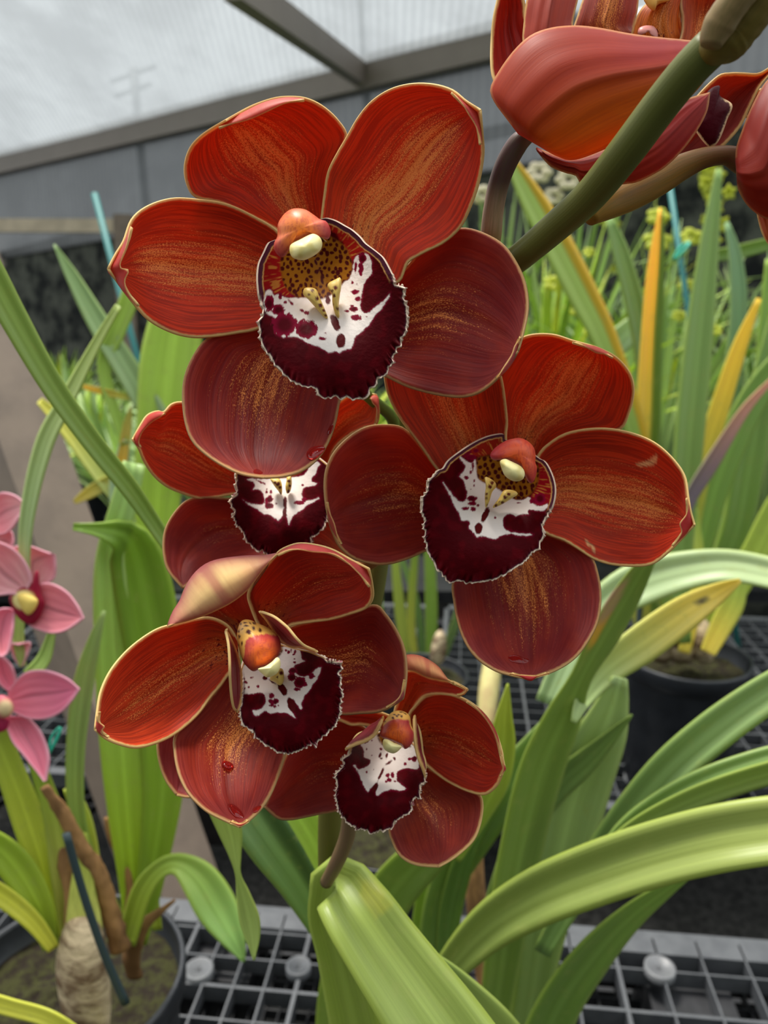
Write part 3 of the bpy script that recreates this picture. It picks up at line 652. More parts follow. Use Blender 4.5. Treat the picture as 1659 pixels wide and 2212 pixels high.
tepal('sepal', C_, T2, [(640, 640), (530, 615), (450, 520), (380, 445), (300, 430), (220, 440), (150, 480), (90, 540), (55, 610), (45, 680), (50, 760), (64, 840)], [(640, 880), (520, 950), (468, 970), (400, 1000), (320, 1022), (250, 1022), (170, 1000), (110, 950), (80, 890), (64, 840)],
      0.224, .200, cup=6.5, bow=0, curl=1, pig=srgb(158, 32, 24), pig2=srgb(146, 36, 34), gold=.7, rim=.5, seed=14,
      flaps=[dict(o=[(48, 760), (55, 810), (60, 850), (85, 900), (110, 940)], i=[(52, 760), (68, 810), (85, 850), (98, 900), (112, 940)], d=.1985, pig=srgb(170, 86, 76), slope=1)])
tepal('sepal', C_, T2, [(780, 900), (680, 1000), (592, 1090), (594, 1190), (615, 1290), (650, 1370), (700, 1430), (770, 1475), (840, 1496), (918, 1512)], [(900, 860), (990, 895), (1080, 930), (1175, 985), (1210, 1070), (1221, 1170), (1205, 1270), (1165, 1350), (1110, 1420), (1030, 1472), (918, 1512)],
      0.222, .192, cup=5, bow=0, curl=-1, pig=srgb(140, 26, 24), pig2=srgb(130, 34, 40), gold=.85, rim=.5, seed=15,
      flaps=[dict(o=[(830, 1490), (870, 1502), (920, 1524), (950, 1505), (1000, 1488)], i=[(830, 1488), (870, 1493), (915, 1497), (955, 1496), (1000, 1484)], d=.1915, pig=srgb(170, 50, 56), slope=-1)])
lip(C_, ZC, [(345, 462), (290, 485), (220, 550), (160, 620), (155, 700), (112, 780), (105, 870), (97, 960), (130, 1030), (115, 1100), (140, 1170), (125, 1230), (150, 1300), (160, 1380), (215, 1450), (240, 1530), (300, 1590), (350, 1640), (390, 1695), (460, 1700), (520, 1690), (600, 1718),
             (700, 1697), (760, 1702), (850, 1690), (950, 1655), (1030, 1610), (1090, 1560), (1180, 1510), (1260, 1440), (1310, 1375), (1370, 1350), (1400, 1270), (1440, 1210), (1430, 1130), (1420, 1060), (1460, 1010), (1500, 930), (1540, 800), (1550, 680), (1530, 570), (1480, 450), (1430, 380), (1380, 355),
             (1280, 280), (1150, 190), (1010, 150), (1000, 95), (900, 100), (780, 135), (650, 200), (500, 300), (400, 380)],
    (1000, 560), (640, 1720), 740, .2005,
    [(500, 300), (560, 360), (640, 400), (690, 360), (705, 480), (715, 560), (770, 610), (870, 640), (960, 700), (1050, 740), (1110, 795), (1200, 800), (1275, 770), (1320, 850), (1400, 870), (1480, 845), (1435, 920), (1270, 910), (1265, 955), (1165, 960), (1130, 985), (1070, 955), (1005, 980), (992, 1090),
     (1060, 1150), (1180, 1165), (1310, 1180), (1200, 1195), (1050, 1172), (960, 1198), (905, 1228), (830, 1210), (760, 1197), (705, 1208), (660, 1150), (615, 1110), (630, 1060), (590, 1022), (530, 1032), (520, 960), (460, 870), (430, 790), (380, 700), (335, 605), (420, 720), (500, 812), (560, 822),
     (600, 765), (580, 660), (560, 590), (512, 552), (560, 490), (580, 430), (530, 370)],
    [(650, 790, 52, 32), (660, 842, 44, 24), (575, 895, 40, 20), (665, 905, 30, 28), (720, 860, 18, 12), (590, 560, 26, 18), (672, 645, 12, 16), (675, 600, 6, 12), (640, 690, 8, 8), (902, 1000, 10, 12), (1165, 835, 28, 7), (635, 500, 8, 18), (635, 460, 8, 12), (660, 440, 16, 40), (600, 300, 60, 26, -.5), (690, 270, 30, 24),
     (1330, 820, 50, 30), (1390, 790, 60, 60), (640, 340, 60, 26)],
    throat=[(705, 360), (860, 320), (960, 330), (1250, 400), (1370, 430), (1375, 560), (1340, 680), (1240, 780), (1110, 798), (1050, 740), (960, 700), (880, 650), (770, 612), (710, 550)],
    red=[([(1390, 380), (1460, 460), (1520, 640), (1520, 800), (1440, 880), (1330, 850), (1280, 780), (1360, 620), (1360, 450)], srgb(140, 14, 24)), ([(980, 110), (1000, 180), (900, 300), (760, 330), (560, 330), (640, 240), (800, 160)], srgb(150, 34, 20))],
    sideline=34, seed=3, streaks=[(795, 970, 32, 88, .4), (722, 1112, 42, 60, .1)])
keel(C_, ZC, [(790, 560), (830, 560), (900, 610), (915, 660), (870, 720), (840, 820), (800, 890), (790, 760), (800, 650)], .2020, [(845, 660, 24), (810, 740, 16), (808, 785, 16), (870, 620, 22), (820, 860, 12)])
keel(C_, ZC, [(1000, 700), (1100, 700), (1150, 740), (1080, 790), (980, 850), (890, 890), (880, 870), (940, 790)], .2020, [(1050, 745, 22), (1010, 775, 24), (985, 835, 18), (910, 865, 18), (950, 820, 10)])
hC = puffy('column', C_, ZC, [(850, 310), (900, 240), (1000, 170), (1090, 140), (1180, 133), (1260, 168), (1320, 230), (1342, 310), (1340, 400), (1357, 450), (1340, 560), (1295, 625), (1235, 570), (1222, 490), (1150, 430), (1060, 378), (960, 370), (900, 375), (858, 350)], .1935, 6, 9, M_COL, hood_col(ZC, (1180, 340), 330, srgb(190, 62, 66), srgb(226, 92, 48)), c=(1160, 300), gy=.01)
puffy('anther_cap', hC, ZC, [(955, 385), (1010, 358), (1080, 385), (1180, 438), (1222, 500), (1212, 570), (1150, 602), (1080, 592), (1010, 542), (972, 460)], .1880, 3.8, 4, M_COL, CAPC, label='pale yellow anther cap')

# ---- flower D : lower left, hooded
D_ = thing('orchid_flower', W(560, 1400, .19), 'dark red orchid flower at lower left, top sepal folded to show its cream back', 'flower', GRP)
o_ = tepal('sepal', D_, T3, [(700, 1240), (600, 1150), (500, 1125), (440, 1080), (480, 960), (590, 860), (700, 835), (800, 830)], [(860, 1230), (815, 1090), (790, 1010), (840, 930), (880, 860), (860, 830), (800, 830)], 0.205, .186, cup=4, bow=4, pig=srgb(150, 40, 26), gold=.5, spot=1.0, rim=.2, seed=16,
      label='folded sepal with a cream and pink back',
      flaps=[dict(o=[(373, 1170), (400, 1100), (440, 1035), (480, 945), (540, 875), (620, 835), (760, 815), (860, 812), (930, 800)], i=[(376, 1170), (460, 1150), (560, 1120), (640, 1085), (692, 1058), (740, 1025), (790, 980), (850, 900), (928, 806)], d=.1745, bulge=4.5, slope=6, pig=srgb(176, 96, 100), pig2=srgb(244, 222, 150))])
tepal('petal', D_, T3, [(850, 1200), (800, 1080), (785, 1000), (845, 905), (925, 808), (970, 777), (1040, 757), (1130, 767), (1210, 792), (1300, 842), (1386, 885)], [(930, 1220), (975, 1180), (1010, 1160), (1110, 1146), (1200, 1136), (1290, 1110), (1370, 1080), (1405, 1030), (1402, 960), (1386, 885)],
      0.202, .176, cup=7, bow=3, curl=2, pig=srgb(150, 30, 22), pig2=srgb(158, 32, 26), gold=.55, spot=.9, seed=17,
      flaps=[dict(o=[(925, 806), (970, 777), (1040, 755), (1130, 765), (1210, 790), (1300, 840), (1388, 880), (1400, 970)], i=[(930, 810), (985, 790), (1040, 788), (1110, 800), (1200, 808), (1270, 845), (1335, 905), (1396, 970)], d=.1738, pig=srgb(178, 70, 68), slope=3)])
tepal('petal', D_, T3, [(730, 1250), (680, 1170), (600, 1130), (520, 1135), (420, 1160), (330, 1185), (240, 1240), (160, 1310), (90, 1400), (45, 1500), (28, 1600), (18, 1688)], [(740, 1380), (690, 1402), (640, 1470), (590, 1530), (540, 1600), (480, 1660), (400, 1720), (310, 1760), (220, 1778), (140, 1762), (70, 1732), (18, 1688)],
      0.201, .170, cup=6, bow=2, curl=0, pig=srgb(176, 38, 22), pig2=srgb(196, 54, 34), gold=.75, spot=.8, seed=18,
      flaps=[dict(o=[(28, 1600), (18, 1650), (13, 1692), (40, 1715), (75, 1735)], i=[(30, 1600), (32, 1645), (62, 1675), (50, 1700), (78, 1733)], d=.1688, pig=srgb(186, 60, 64), slope=2)])
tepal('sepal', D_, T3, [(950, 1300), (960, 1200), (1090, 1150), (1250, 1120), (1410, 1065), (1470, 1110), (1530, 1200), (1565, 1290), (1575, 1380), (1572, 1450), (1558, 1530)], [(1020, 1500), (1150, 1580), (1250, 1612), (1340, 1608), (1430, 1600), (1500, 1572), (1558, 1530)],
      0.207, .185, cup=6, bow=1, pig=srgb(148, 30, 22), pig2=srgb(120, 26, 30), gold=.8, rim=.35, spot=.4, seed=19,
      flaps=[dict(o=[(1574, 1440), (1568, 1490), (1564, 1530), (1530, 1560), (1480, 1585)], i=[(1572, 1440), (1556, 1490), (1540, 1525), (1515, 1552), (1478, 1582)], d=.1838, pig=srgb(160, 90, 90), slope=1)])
tepal('sepal', D_, T3, [(800, 1420), (700, 1390), (640, 1470), (560, 1570), (480, 1650), (415, 1720), (412, 1800), (430, 1900), (470, 1990), (520, 2050), (580, 2100), (660, 2140), (740, 2174)], [(920, 1500), (1000, 1700), (970, 1810), (940, 1900), (900, 2000), (850, 2080), (790, 2140), (740, 2174)],
      0.204, .170, cup=5, bow=0, pig=srgb(150, 40, 26), pig2=srgb(162, 44, 46), gold=.9, rim=.45, seed=20,
      flaps=[dict(o=[(690, 2150), (715, 2165), (740, 2177), (765, 2165), (785, 2145)], i=[(690, 2148), (715, 2155), (740, 2160), (762, 2155), (783, 2143)], d=.1695, pig=srgb(186, 60, 66), slope=-1)])
lip(D_, ZD, [(345, 790), (345, 900), (350, 1000), (345, 1120), (330, 1230), (310, 1280), (330, 1400), (370, 1490), (420, 1510), (480, 1560), (490, 1630), (540, 1650), (640, 1730), (700, 1755), (760, 1800), (860, 1820), (960, 1820), (1050, 1790), (1110, 1755), (1180, 1705), (1235, 1740), (1260, 1680), (1320, 1620),
             (1400, 1560), (1470, 1480), (1520, 1380), (1530, 1250), (1548, 1130), (1530, 1000), (1540, 910), (1505, 860), (1548, 810), (1540, 740), (1500, 668), (1450, 690), (1380, 710), (1330, 665), (1240, 630), (1130, 590), (960, 550), (850, 520), (700, 480), (450, 560)],
    (650, 640), (900, 1830), 640, .181,
    [(345, 790), (500, 700), (700, 600), (830, 540), (960, 550), (1045, 590), (1060, 680), (1100, 705), (1000, 745), (970, 780), (990, 850), (1060, 890), (1150, 880), (1180, 850), (1290, 775), (1255, 900), (1200, 980), (1150, 1060), (1095, 1130), (1060, 1200), (1055, 1285), (1000, 1225), (960, 1160), (900, 1180), (920, 1270),
     (985, 1390), (900, 1335), (780, 1320), (680, 1330), (620, 1305), (520, 1362), (470, 1300), (560, 1285), (630, 1200), (620, 1120), (560, 1078), (480, 1100), (420, 1095), (345, 1080)],
    [(955, 822, 55, 34), (950, 900, 55, 48), (1040, 965, 80, 68), (1175, 890, 40, 32), (1000, 1045, 42, 20), (697, 1118, 30, 34), (685, 1190, 34, 28), (748, 1195, 38, 36), (700, 1232, 30, 18), (740, 1245, 20, 18), (540, 1005, 16, 18), (455, 903, 22, 12), (390, 960, 34, 18, .5), (380, 1035, 13, 14), (428, 1020, 10, 10), (905, 605, 14, 20),
     (980, 592, 16, 28), (975, 722, 20, 13), (975, 682, 10, 8), (870, 580, 12, 14), (935, 580, 8, 20), (375, 920, 10, 20), (965, 630, 12, 8), (780, 1238, 10, 10)],
    throat=[(520, 600), (700, 480), (830, 540), (800, 640), (650, 760), (520, 760)], seed=4, streaks=[(832, 1042, 42, 92, -.5), (935, 1225, 46, 85, -.35), (620, 915, 30, 24, 0), (815, 850, 26, 46, 0), (700, 950, 50, 10, .6)])
def sidelobe(parent, tr, o, i, d, seed, slope=6, dd=0.0):
    return tepal('lip_side_lobe', parent, tr, i, o, d, d + dd, cup=2.0, bow=0, pig=srgb(128, 30, 50), pig2=srgb(122, 44, 66), gold=0, rim=1, eside=True, nu=40, nv=14, tilt=-slope, seed=seed, wav=.3, thick=.0006)
sidelobe(D_, ZD, [(165, 335), (200, 500), (215, 700), (220, 900), (235, 1100), (260, 1250), (300, 1300)], [(182, 345), (280, 560), (335, 760), (352, 950), (348, 1100), (335, 1230), (305, 1300)], .1765, 21)
sidelobe(D_, ZD, [(1230, 600), (1130, 560), (1060, 520), (980, 440), (900, 340), (850, 290), (720, 190), (560, 128)], [(1235, 615), (1060, 558), (960, 552), (890, 530), (830, 490), (730, 370), (630, 230), (556, 140)], .1765, 22)
def spotted(tr, poly, spots, core):
    G = resample(tr(poly), 40, closed=True, smooth=False); cf0 = hood_col(tr, core[0], core[1], srgb(176, 52, 62), srgb(228, 104, 40))
    def cf(P):
        c = cf0(P); s = sdf(P, G) + vnoise(P, .25, 6) * 2
        g = np.tile(srgb(226, 170, 82), (len(P), 1)); nz = vnoise(P, .3, 8)
        for x, y, a, b in spots:
            x, y = tr([(x, y)])[0]; e = np.hypot((P[:, 0] - x) / (a / tr.k), (P[:, 1] - y) / (b / tr.k)); g = mix(g, srgb(70, 14, 16), 1 - smooth(e + nz * .2, .8, 1.2))
        return mix(c, g, smooth(s, -1, 1.8))
    return cf
hD = puffy('column', D_, ZD, [(285, 420), (300, 310), (330, 240), (380, 212), (450, 218), (540, 258), (640, 300), (740, 368), (800, 450), (812, 560), (800, 612), (750, 680), (650, 760), (560, 800), (485, 832), (415, 785), (355, 705), (322, 600), (295, 500)], .1772, 7, 8, M_COL,
           spotted(ZD, [(200, 100), (800, 200), (800, 400), (700, 400), (640, 385), (540, 395), (450, 420), (400, 440), (380, 540), (375, 640), (370, 700), (250, 650)],
                   [(427, 360, 30, 28), (400, 288, 28, 14), (350, 325, 14, 12), (380, 252, 22, 12), (445, 255, 14, 14), (485, 315, 20, 24), (495, 255, 24, 18), (560, 338, 20, 26), (310, 350, 14, 18), (315, 412, 16, 22), (298, 520, 14, 24), (345, 500, 10, 30), (330, 265, 14, 12)], ((600, 640), 300)), gy=-.05)
puffy('anther_cap', hD, ZD, [(538, 808), (560, 790), (620, 772), (700, 720), (760, 665), (800, 690), (806, 770), (770, 850), (700, 892), (640, 902), (590, 862)], .1690, 3.5, 4, M_COL, CAPC, label='pale yellow anther cap')
keel(D_, ZD, [(700, 840), (760, 800), (830, 800), (850, 880), (840, 960), (800, 1000), (740, 960), (680, 930)], .1850, [(815, 850, 26), (770, 900, 14)])

# ---- flower E : small, lower middle
E_ = thing('orchid_flower', W(850, 1610, .21), 'smallest and lowest dark red orchid flower of the spike, hanging just above the strap leaves', 'flower', GRP)
tepal('sepal', E_, T4, [(860, 480), (870, 400), (900, 300), (925, 200), (935, 150), (1000, 148), (1070, 182), (1150, 203), (1240, 220), (1328, 266)], [(960, 470), (990, 380), (1050, 310), (1130, 292), (1220, 297), (1280, 303), (1328, 266)],
      0.226, .204, cup=4, bow=3, pig=srgb(186, 52, 24), pig2=srgb(186, 34, 22), gold=.5, spot=.6, seed=23,
      flaps=[dict(o=[(928, 140), (925, 90), (935, 45), (1010, 43), (1080, 70), (1150, 120), (1215, 205), (1260, 226)], i=[(930, 142), (960, 143), (1000, 152), (1060, 182), (1120, 198), (1180, 207), (1220, 213), (1262, 228)], d=.2005, bulge=2.5, slope=3, pig=srgb(200, 110, 92), pig2=srgb(238, 184, 126)),
             dict(o=[(1240, 222), (1290, 240), (1332, 266), (1310, 300), (1265, 305)], i=[(1240, 224), (1285, 245), (1318, 268), (1300, 290), (1265, 302)], d=.2025, bulge=.4, slope=.5, pig=srgb(226, 160, 90))])
tepal('petal', E_, T4, [(970, 540), (960, 430), (1000, 370), (1060, 312), (1150, 290), (1240, 300), (1330, 338), (1400, 388), (1460, 455), (1510, 545), (1545, 650), (1556, 720), (1566, 768)], [(1000, 640), (1050, 720), (1120, 790), (1200, 850), (1300, 902), (1400, 932), (1460, 926), (1520, 872), (1548, 810), (1566, 768)],
      0.224, .198, cup=7, bow=3, pig=srgb(164, 36, 20), pig2=srgb(168, 36, 28), gold=.6, spot=.9, seed=24,
      flaps=[dict(o=[(1550, 680), (1562, 730), (1580, 772), (1562, 800), (1545, 825)], i=[(1548, 680), (1554, 735), (1558, 770), (1552, 800), (1543, 822)], d=.1968, pig=srgb(190, 66, 74), slope=1),
             dict(o=[(1330, 334), (1420, 395), (1490, 480), (1530, 570), (1553, 690)], i=[(1330, 340), (1400, 400), (1462, 480), (1510, 570), (1548, 690)], d=.1988, pig=srgb(190, 80, 66), slope=1.5)])
tepal('petal', E_, T4, [(850, 440), (760, 410), (660, 395), (560, 395), (480, 405), (390, 430)], [(800, 530), (740, 505), (690, 492), (640, 485), (590, 487), (545, 470), (510, 455), (450, 440), (390, 430)],
      0.228, .210, cup=3, bow=1, pig=srgb(170, 34, 26), gold=.2, spot=.4, seed=25)
tepal('sepal', E_, T4, [(740, 560), (660, 500), (580, 480), (480, 460), (330, 500), (190, 660), (130, 800), (85, 900), (38, 1012)], [(640, 900), (560, 1020), (480, 1046), (400, 1060), (300, 1080), (200, 1096), (120, 1085), (38, 1012)],
      0.231, .206, cup=4.5, bow=0, pig=srgb(140, 30, 22), pig2=srgb(140, 36, 36), gold=.5, rim=.35, seed=26)
tepal('sepal', E_, T4, [(900, 900), (850, 1050), (828, 1160), (848, 1230), (888, 1310), (950, 1360), (1030, 1385), (1148, 1392)], [(1060, 760), (1140, 800), (1250, 870), (1360, 915), (1412, 940), (1428, 1010), (1412, 1120), (1370, 1220), (1290, 1300), (1220, 1352), (1148, 1392)],
      0.226, .196, cup=5, bow=0, pig=srgb(150, 44, 28), pig2=srgb(156, 46, 48), gold=.6, rim=.6, seed=27)
lip(E_, ZE, [(350, 790), (400, 800), (375, 880), (270, 965), (280, 1060), (190, 1160), (155, 1270), (185, 1350), (160, 1450), (165, 1580), (190, 1700), (220, 1780), (290, 1880), (400, 1955), (465, 1990), (470, 2030), (560, 2030), (660, 2050), (740, 2078), (850, 2055), (950, 2020), (1040, 1980), (1065, 1910), (1150, 1850), (1270, 1770),
             (1325, 1700), (1315, 1620), (1370, 1560), (1435, 1560), (1440, 1450), (1450, 1340), (1500, 1350), (1520, 1230), (1500, 1150), (1450, 1000), (1420, 950), (1385, 820), (1300, 700), (1100, 600), (900, 560), (800, 575), (700, 640), (550, 700), (430, 750)],
    (1000, 780), (740, 2080), 660, .2075,
    [(540, 745), (650, 690), (760, 610), (900, 580), (1100, 620), (1250, 700), (1380, 820), (1430, 960), (1425, 1030), (1405, 1100), (1330, 1120), (1240, 1105), (1130, 1130), (1085, 1190), (1090, 1290), (1150, 1345), (1220, 1412), (1130, 1440), (1030, 1422), (920, 1440), (850, 1470), (785, 1510), (780, 1440), (795, 1360), (760, 1350), (700, 1400), (655, 1450),
     (600, 1375), (560, 1280), (500, 1150), (440, 1050), (520, 1112), (600, 1090), (690, 1030), (685, 975), (600, 930), (590, 800)],
    [(950, 1210, 30, 28), (1020, 1210, 30, 46), (975, 1278, 50, 26), (1060, 1298, 24, 18), (930, 1298, 20, 18), (635, 815, 16, 22), (640, 710, 44, 16, -.5), (712, 690, 12, 14), (715, 910, 11, 11), (635, 1160, 18, 18), (740, 1120, 12, 12), (1210, 1040, 22, 22), (1350, 960, 45, 48), (1278, 965, 22, 14), (852, 820, 20, 18)],
    throat=[(800, 590), (1000, 590), (1200, 660), (1300, 780), (1200, 790), (1000, 800), (850, 740)], seed=5, streaks=[(842, 1210, 20, 135, .42), (760, 1390, 34, 80, .45), (1050, 955, 20, 32, -.3), (975, 1015, 16, 52, .9), (840, 905, 18, 34, .4), (935, 915, 14, 44, .2), (860, 960, 20, 14, 0)])
sidelobe(E_, ZE, [(860, 330), (780, 400), (690, 450), (560, 560), (450, 650), (380, 720), (310, 810)], [(875, 370), (830, 450), (790, 530), (720, 620), (600, 690), (470, 735), (330, 800)], .2035, 28, slope=-5)
sidelobe(E_, ZE, [(1375, 330), (1425, 600), (1462, 850), (1500, 980), (1522, 1100), (1530, 1230)], [(1355, 340), (1362, 600), (1385, 800), (1430, 970), (1480, 1090), (1522, 1215)], .2035, 29, slope=-4)
hE = puffy('column', E_, ZE, [(830, 600), (860, 500), (900, 400), (950, 335), (1010, 268), (1120, 240), (1220, 268), (1280, 330), (1300, 450), (1340, 570), (1332, 680), (1285, 770), (1210, 818), (1150, 760), (1050, 710), (950, 675), (880, 655)], .2010, 6, 7, M_COL,
           spotted(ZE, [(700, 200), (1400, 200), (1400, 620), (1330, 560), (1290, 500), (1265, 380), (1150, 380), (1050, 370), (960, 400), (900, 460), (700, 600)], [(1030, 352, 20, 18), (1088, 325, 18, 16), (1160, 328, 18, 20), (1115, 302, 18, 12), (1050, 300, 18, 12), (1165, 262, 18, 10), (1210, 285, 14, 12), (1130, 262, 12, 8), (900, 410, 16, 12)], ((1080, 600), 290)), gy=-.04)
puffy('anther_cap', hE, ZE, [(878, 700), (900, 668), (960, 675), (1040, 718), (1155, 772), (1120, 835), (1050, 880), (980, 872), (910, 830), (878, 765)], .1955, 3.4, 4, M_COL, CAPC, label='pale yellow anther cap')

# ---- a flower behind D: only one sepal shows
J_ = thing('orchid_flower', W(450, 1600, .235), 'hidden flower showing only one dusky rose sepal behind the lower left bloom', 'flower', GRP)
tepal('sepal', J_, T3, [(560, 1500), (440, 1560), (360, 1640), (330, 1720), (328, 1800), (345, 1880), (375, 1950), (425, 2016)], [(700, 1700), (640, 1820), (600, 1930), (550, 2000), (490, 2028), (425, 2016)], .232, .226, cup=4, bow=0, pig=srgb(156, 50, 56), pig2=srgb(160, 54, 66), gold=.1, rim=.5, seed=30)

# ---- flower G : top right, seen from behind
BK = srgb(196, 70, 60)
G_ = thing('orchid_flower', W(1140, 300, .18), 'dark red orchid flower seen from behind at the top right, its cupped sepals glowing orange', 'flower', GRP)
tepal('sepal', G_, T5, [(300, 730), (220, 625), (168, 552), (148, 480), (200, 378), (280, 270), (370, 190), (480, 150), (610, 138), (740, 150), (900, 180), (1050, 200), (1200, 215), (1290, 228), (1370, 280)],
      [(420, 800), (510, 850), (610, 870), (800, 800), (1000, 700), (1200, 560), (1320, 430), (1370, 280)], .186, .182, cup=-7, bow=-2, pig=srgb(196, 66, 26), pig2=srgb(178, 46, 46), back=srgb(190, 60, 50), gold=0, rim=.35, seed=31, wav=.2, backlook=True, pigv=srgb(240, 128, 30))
tepal('sepal', G_, T5, [(400, 800), (500, 840), (610, 862), (800, 795), (1000, 695), (1180, 555), (1345, 500)], [(400, 820), (440, 870), (485, 912), (560, 942), (615, 958), (650, 1010), (760, 1020), (880, 1002), (950, 990), (1040, 947), (1110, 902), (1200, 812), (1280, 702), (1330, 600), (1345, 500)],
      .1875, .1850, cup=-4, bow=-1, pig=srgb(182, 48, 28), pig2=srgb(170, 40, 40), gold=0, rim=.45, seed=32, wav=.2, backlook=True)
tepal('petal', G_, T5, [(230, 520), (170, 430), (156, 330), (160, 200), (172, 90), (192, 0), (215, -110)], [(420, 420), (400, 240), (340, 110), (330, 20), (300, -60), (215, -110)], .192, .196, cup=5, bow=2, pig=srgb(160, 26, 24), pig2=srgb(170, 32, 28), gold=.3, seed=33)
tepal('sepal', G_, T5, [(360, 400), (325, 240), (330, 120), (345, 0), (380, -140), (440, -260), (540, -340)], [(640, 330), (600, 150), (612, 60), (632, -30), (640, -140), (620, -260), (540, -340)], .191, .194, cup=-3, bow=0, pig=srgb(206, 84, 64), pig2=srgb(206, 76, 56), gold=0, rim=.9, seed=34, backlook=True)
tepal('lip', G_, T5, [(560, 300), (590, 180), (620, 90), (650, 0), (700, -120), (760, -220), (850, -270)], [(1010, 330), (985, 200), (930, 150), (950, 60), (960, -40), (970, -140), (930, -230), (850, -270)], .202, .200, cup=-4, bow=0, pig=srgb(150, 50, 40), pig2=srgb(150, 30, 44), gold=1.0, spot=.5, rim=.8, seed=35, label='maroon and gold lip seen from the side')
tepal('lip_side_lobe', G_, T5, [(900, 260), (920, 160), (960, 60), (1040, -20), (1130, -80), (1170, -130)], [(1230, 280), (1215, 215), (1190, 150), (1185, 70), (1200, 0), (1205, -80), (1170, -130)], .199, .197, cup=-3, bow=0, pig=srgb(206, 90, 24), pig2=srgb(180, 40, 24), gold=.9, spot=1.0, rim=.9, seed=36)
puffy('lip_margin_curl', G_, T5, [(950, 180), (960, 150), (1000, 138), (1040, 145), (1060, 180), (1055, 215), (1030, 200), (1010, 165), (980, 175), (965, 195)], .194, 1.5, 1.5, M_COL, srgb(206, 130, 120), n=30, nr=6)
puffy('callus', G_, T5, [(985, -30), (1120, -30), (1130, 0), (1060, 25), (1040, 60), (1000, 30)], .194, 2, 2, M_COL, srgb(238, 180, 90), n=30, nr=6)
tepal('petal', G_, T5, [(1150, 320), (1190, 190), (1195, 100), (1185, 20), (1190, -100)], [(1360, 320), (1400, 200), (1440, 60), (1480, -30), (1400, -100)], .193, .196, cup=4, bow=2, pig=srgb(216, 88, 30), pig2=srgb(214, 84, 40), gold=1.0, rim=.4, seed=37)

# ---- flower H : right of the stem, hollow side towards us
H_ = thing('orchid_flower', W(1600, 200, .2), 'plum coloured orchid flower between the thick green stem and the right edge of the picture', 'flower', GRP)
tepal('petal', H_, T5, [(1000, 930), (1120, 760), (1250, 560), (1380, 425), (1450, 405), (1520, 405), (1600, 408), (1659, 380), (1740, 320)], [(1060, 912), (1120, 915), (1200, 905), (1300, 870), (1400, 800), (1500, 690), (1560, 570), (1620, 455), (1740, 320)],
      .208, .202, cup=6, bow=2, pig=srgb(140, 50, 56), pig2=srgb(130, 50, 58), gold=.1, rim=1.0, seed=38)
def hl(P):
    O = resample(T5([(1330, 500), (1395, 465), (1398, 520), (1465, 570), (1438, 650), (1405, 740), (1372, 790), (1330, 795), (1262, 700), (1290, 620)]), 80, closed=True)
    d = dist_poly(P, O) + vnoise(P, .2, 3) * 2.5
    return mix(np.tile(srgb(70, 6, 18), (len(P), 1)), srgb(244, 206, 160), (1 - smooth(d, 2.5, 5)) * smooth(P[:, 0] * .9 + P[:, 1], 1610, 1640))
puffy('lip', H_, T5, [(1330, 500), (1395, 465), (1398, 520), (1465, 570), (1438, 650), (1405, 740), (1372, 790), (1330, 795), (1262, 700), (1290, 620)], .201, 3, 4, M_LIP, hl, n=90)
tepal('sepal', H_, T5, [(1480, 560), (1560, 520), (1640, 480), (1760, 420)], [(1500, 620), (1600, 640), (1680, 600), (1760, 420)], .211, .206, cup=3, bow=1, pig=WINE, gold=.2, seed=39)
# ---- flower I : right edge
I_ = thing('orchid_flower', W(1640, 330, .19), 'dark red orchid flower cut by the right edge of the picture, back towards us', 'flower', GRP)
tepal('sepal', I_, T5, [(1480, 880), (1486, 800), (1520, 700), (1560, 600), (1610, 500), (1659, 430), (1760, 330), (1900, 300)], [(1488, 960), (1495, 1030), (1540, 1110), (1600, 1165), (1659, 1192), (1760, 1180), (1850, 900), (1900, 300)],
      .196, .198, cup=-7, bow=-3, pig=srgb(160, 40, 20), pig2=srgb(160, 30, 30), gold=0, rim=.3, seed=40, backlook=True)
tepal('sepal', I_, T5, [(1590, 1130), (1605, 1200), (1625, 1270), (1659, 1330), (1700, 1380)], [(1700, 1150), (1740, 1200), (1740, 1300), (1700, 1380)], .1995, .199, cup=-3, bow=0, pig=srgb(226, 110, 60), gold=0, seed=41, backlook=True)

# ---- spike stem with its side stalks
S_ = thing('flower_stem', W(730, 1900, .26), 'thick olive green flower stem rising diagonally behind the open blooms to the top right', 'stem')
SG = srgb(112, 112, 54); SGb = srgb(92, 84, 60)
tube('main_stalk', S_, T0, [(800, 2330, 27, .38), (740, 2060, 27, .33), (714, 1860, 27, .282), (728, 1600, 26, .262), (800, 1300, 26, .262), (845, 1000, 25, .26), (890, 850, 25, .255), (985, 690, 27, .235), (1075, 595, 29, .208), (1130, 550, 30, .198), (1200, 490, 33, .187), (1275, 422, 36, .175), (1350, 330, 39, .163), (1425, 230, 40, .155), (1490, 150, 41, .149), (1540, 100, 42, .146)],
     M_STEM, lambda U: mix(np.tile(srgb(106, 100, 44), (len(U), 1)), srgb(92, 96, 44), U), nu=110, nseg=28)
tube('stalk_node', S_, T0, [(1545, 130, 20, .1435), (1550, 110, 42, .1435), (1575, 75, 52, .143), (1630, 10, 50, .14), (1720, -90, 46, .137)], M_STEM, srgb(120, 100, 44), nu=40, wob=.05, nseg=24)
tube('bract_sheath', S_, T0, [(1535, 100, 22, .1395), (1550, 60, 34, .1385), (1590, 0, 34, .136), (1660, -80, 32, .133)], M_STEM, srgb(140, 116, 78), nu=30, wob=.05, nseg=20)
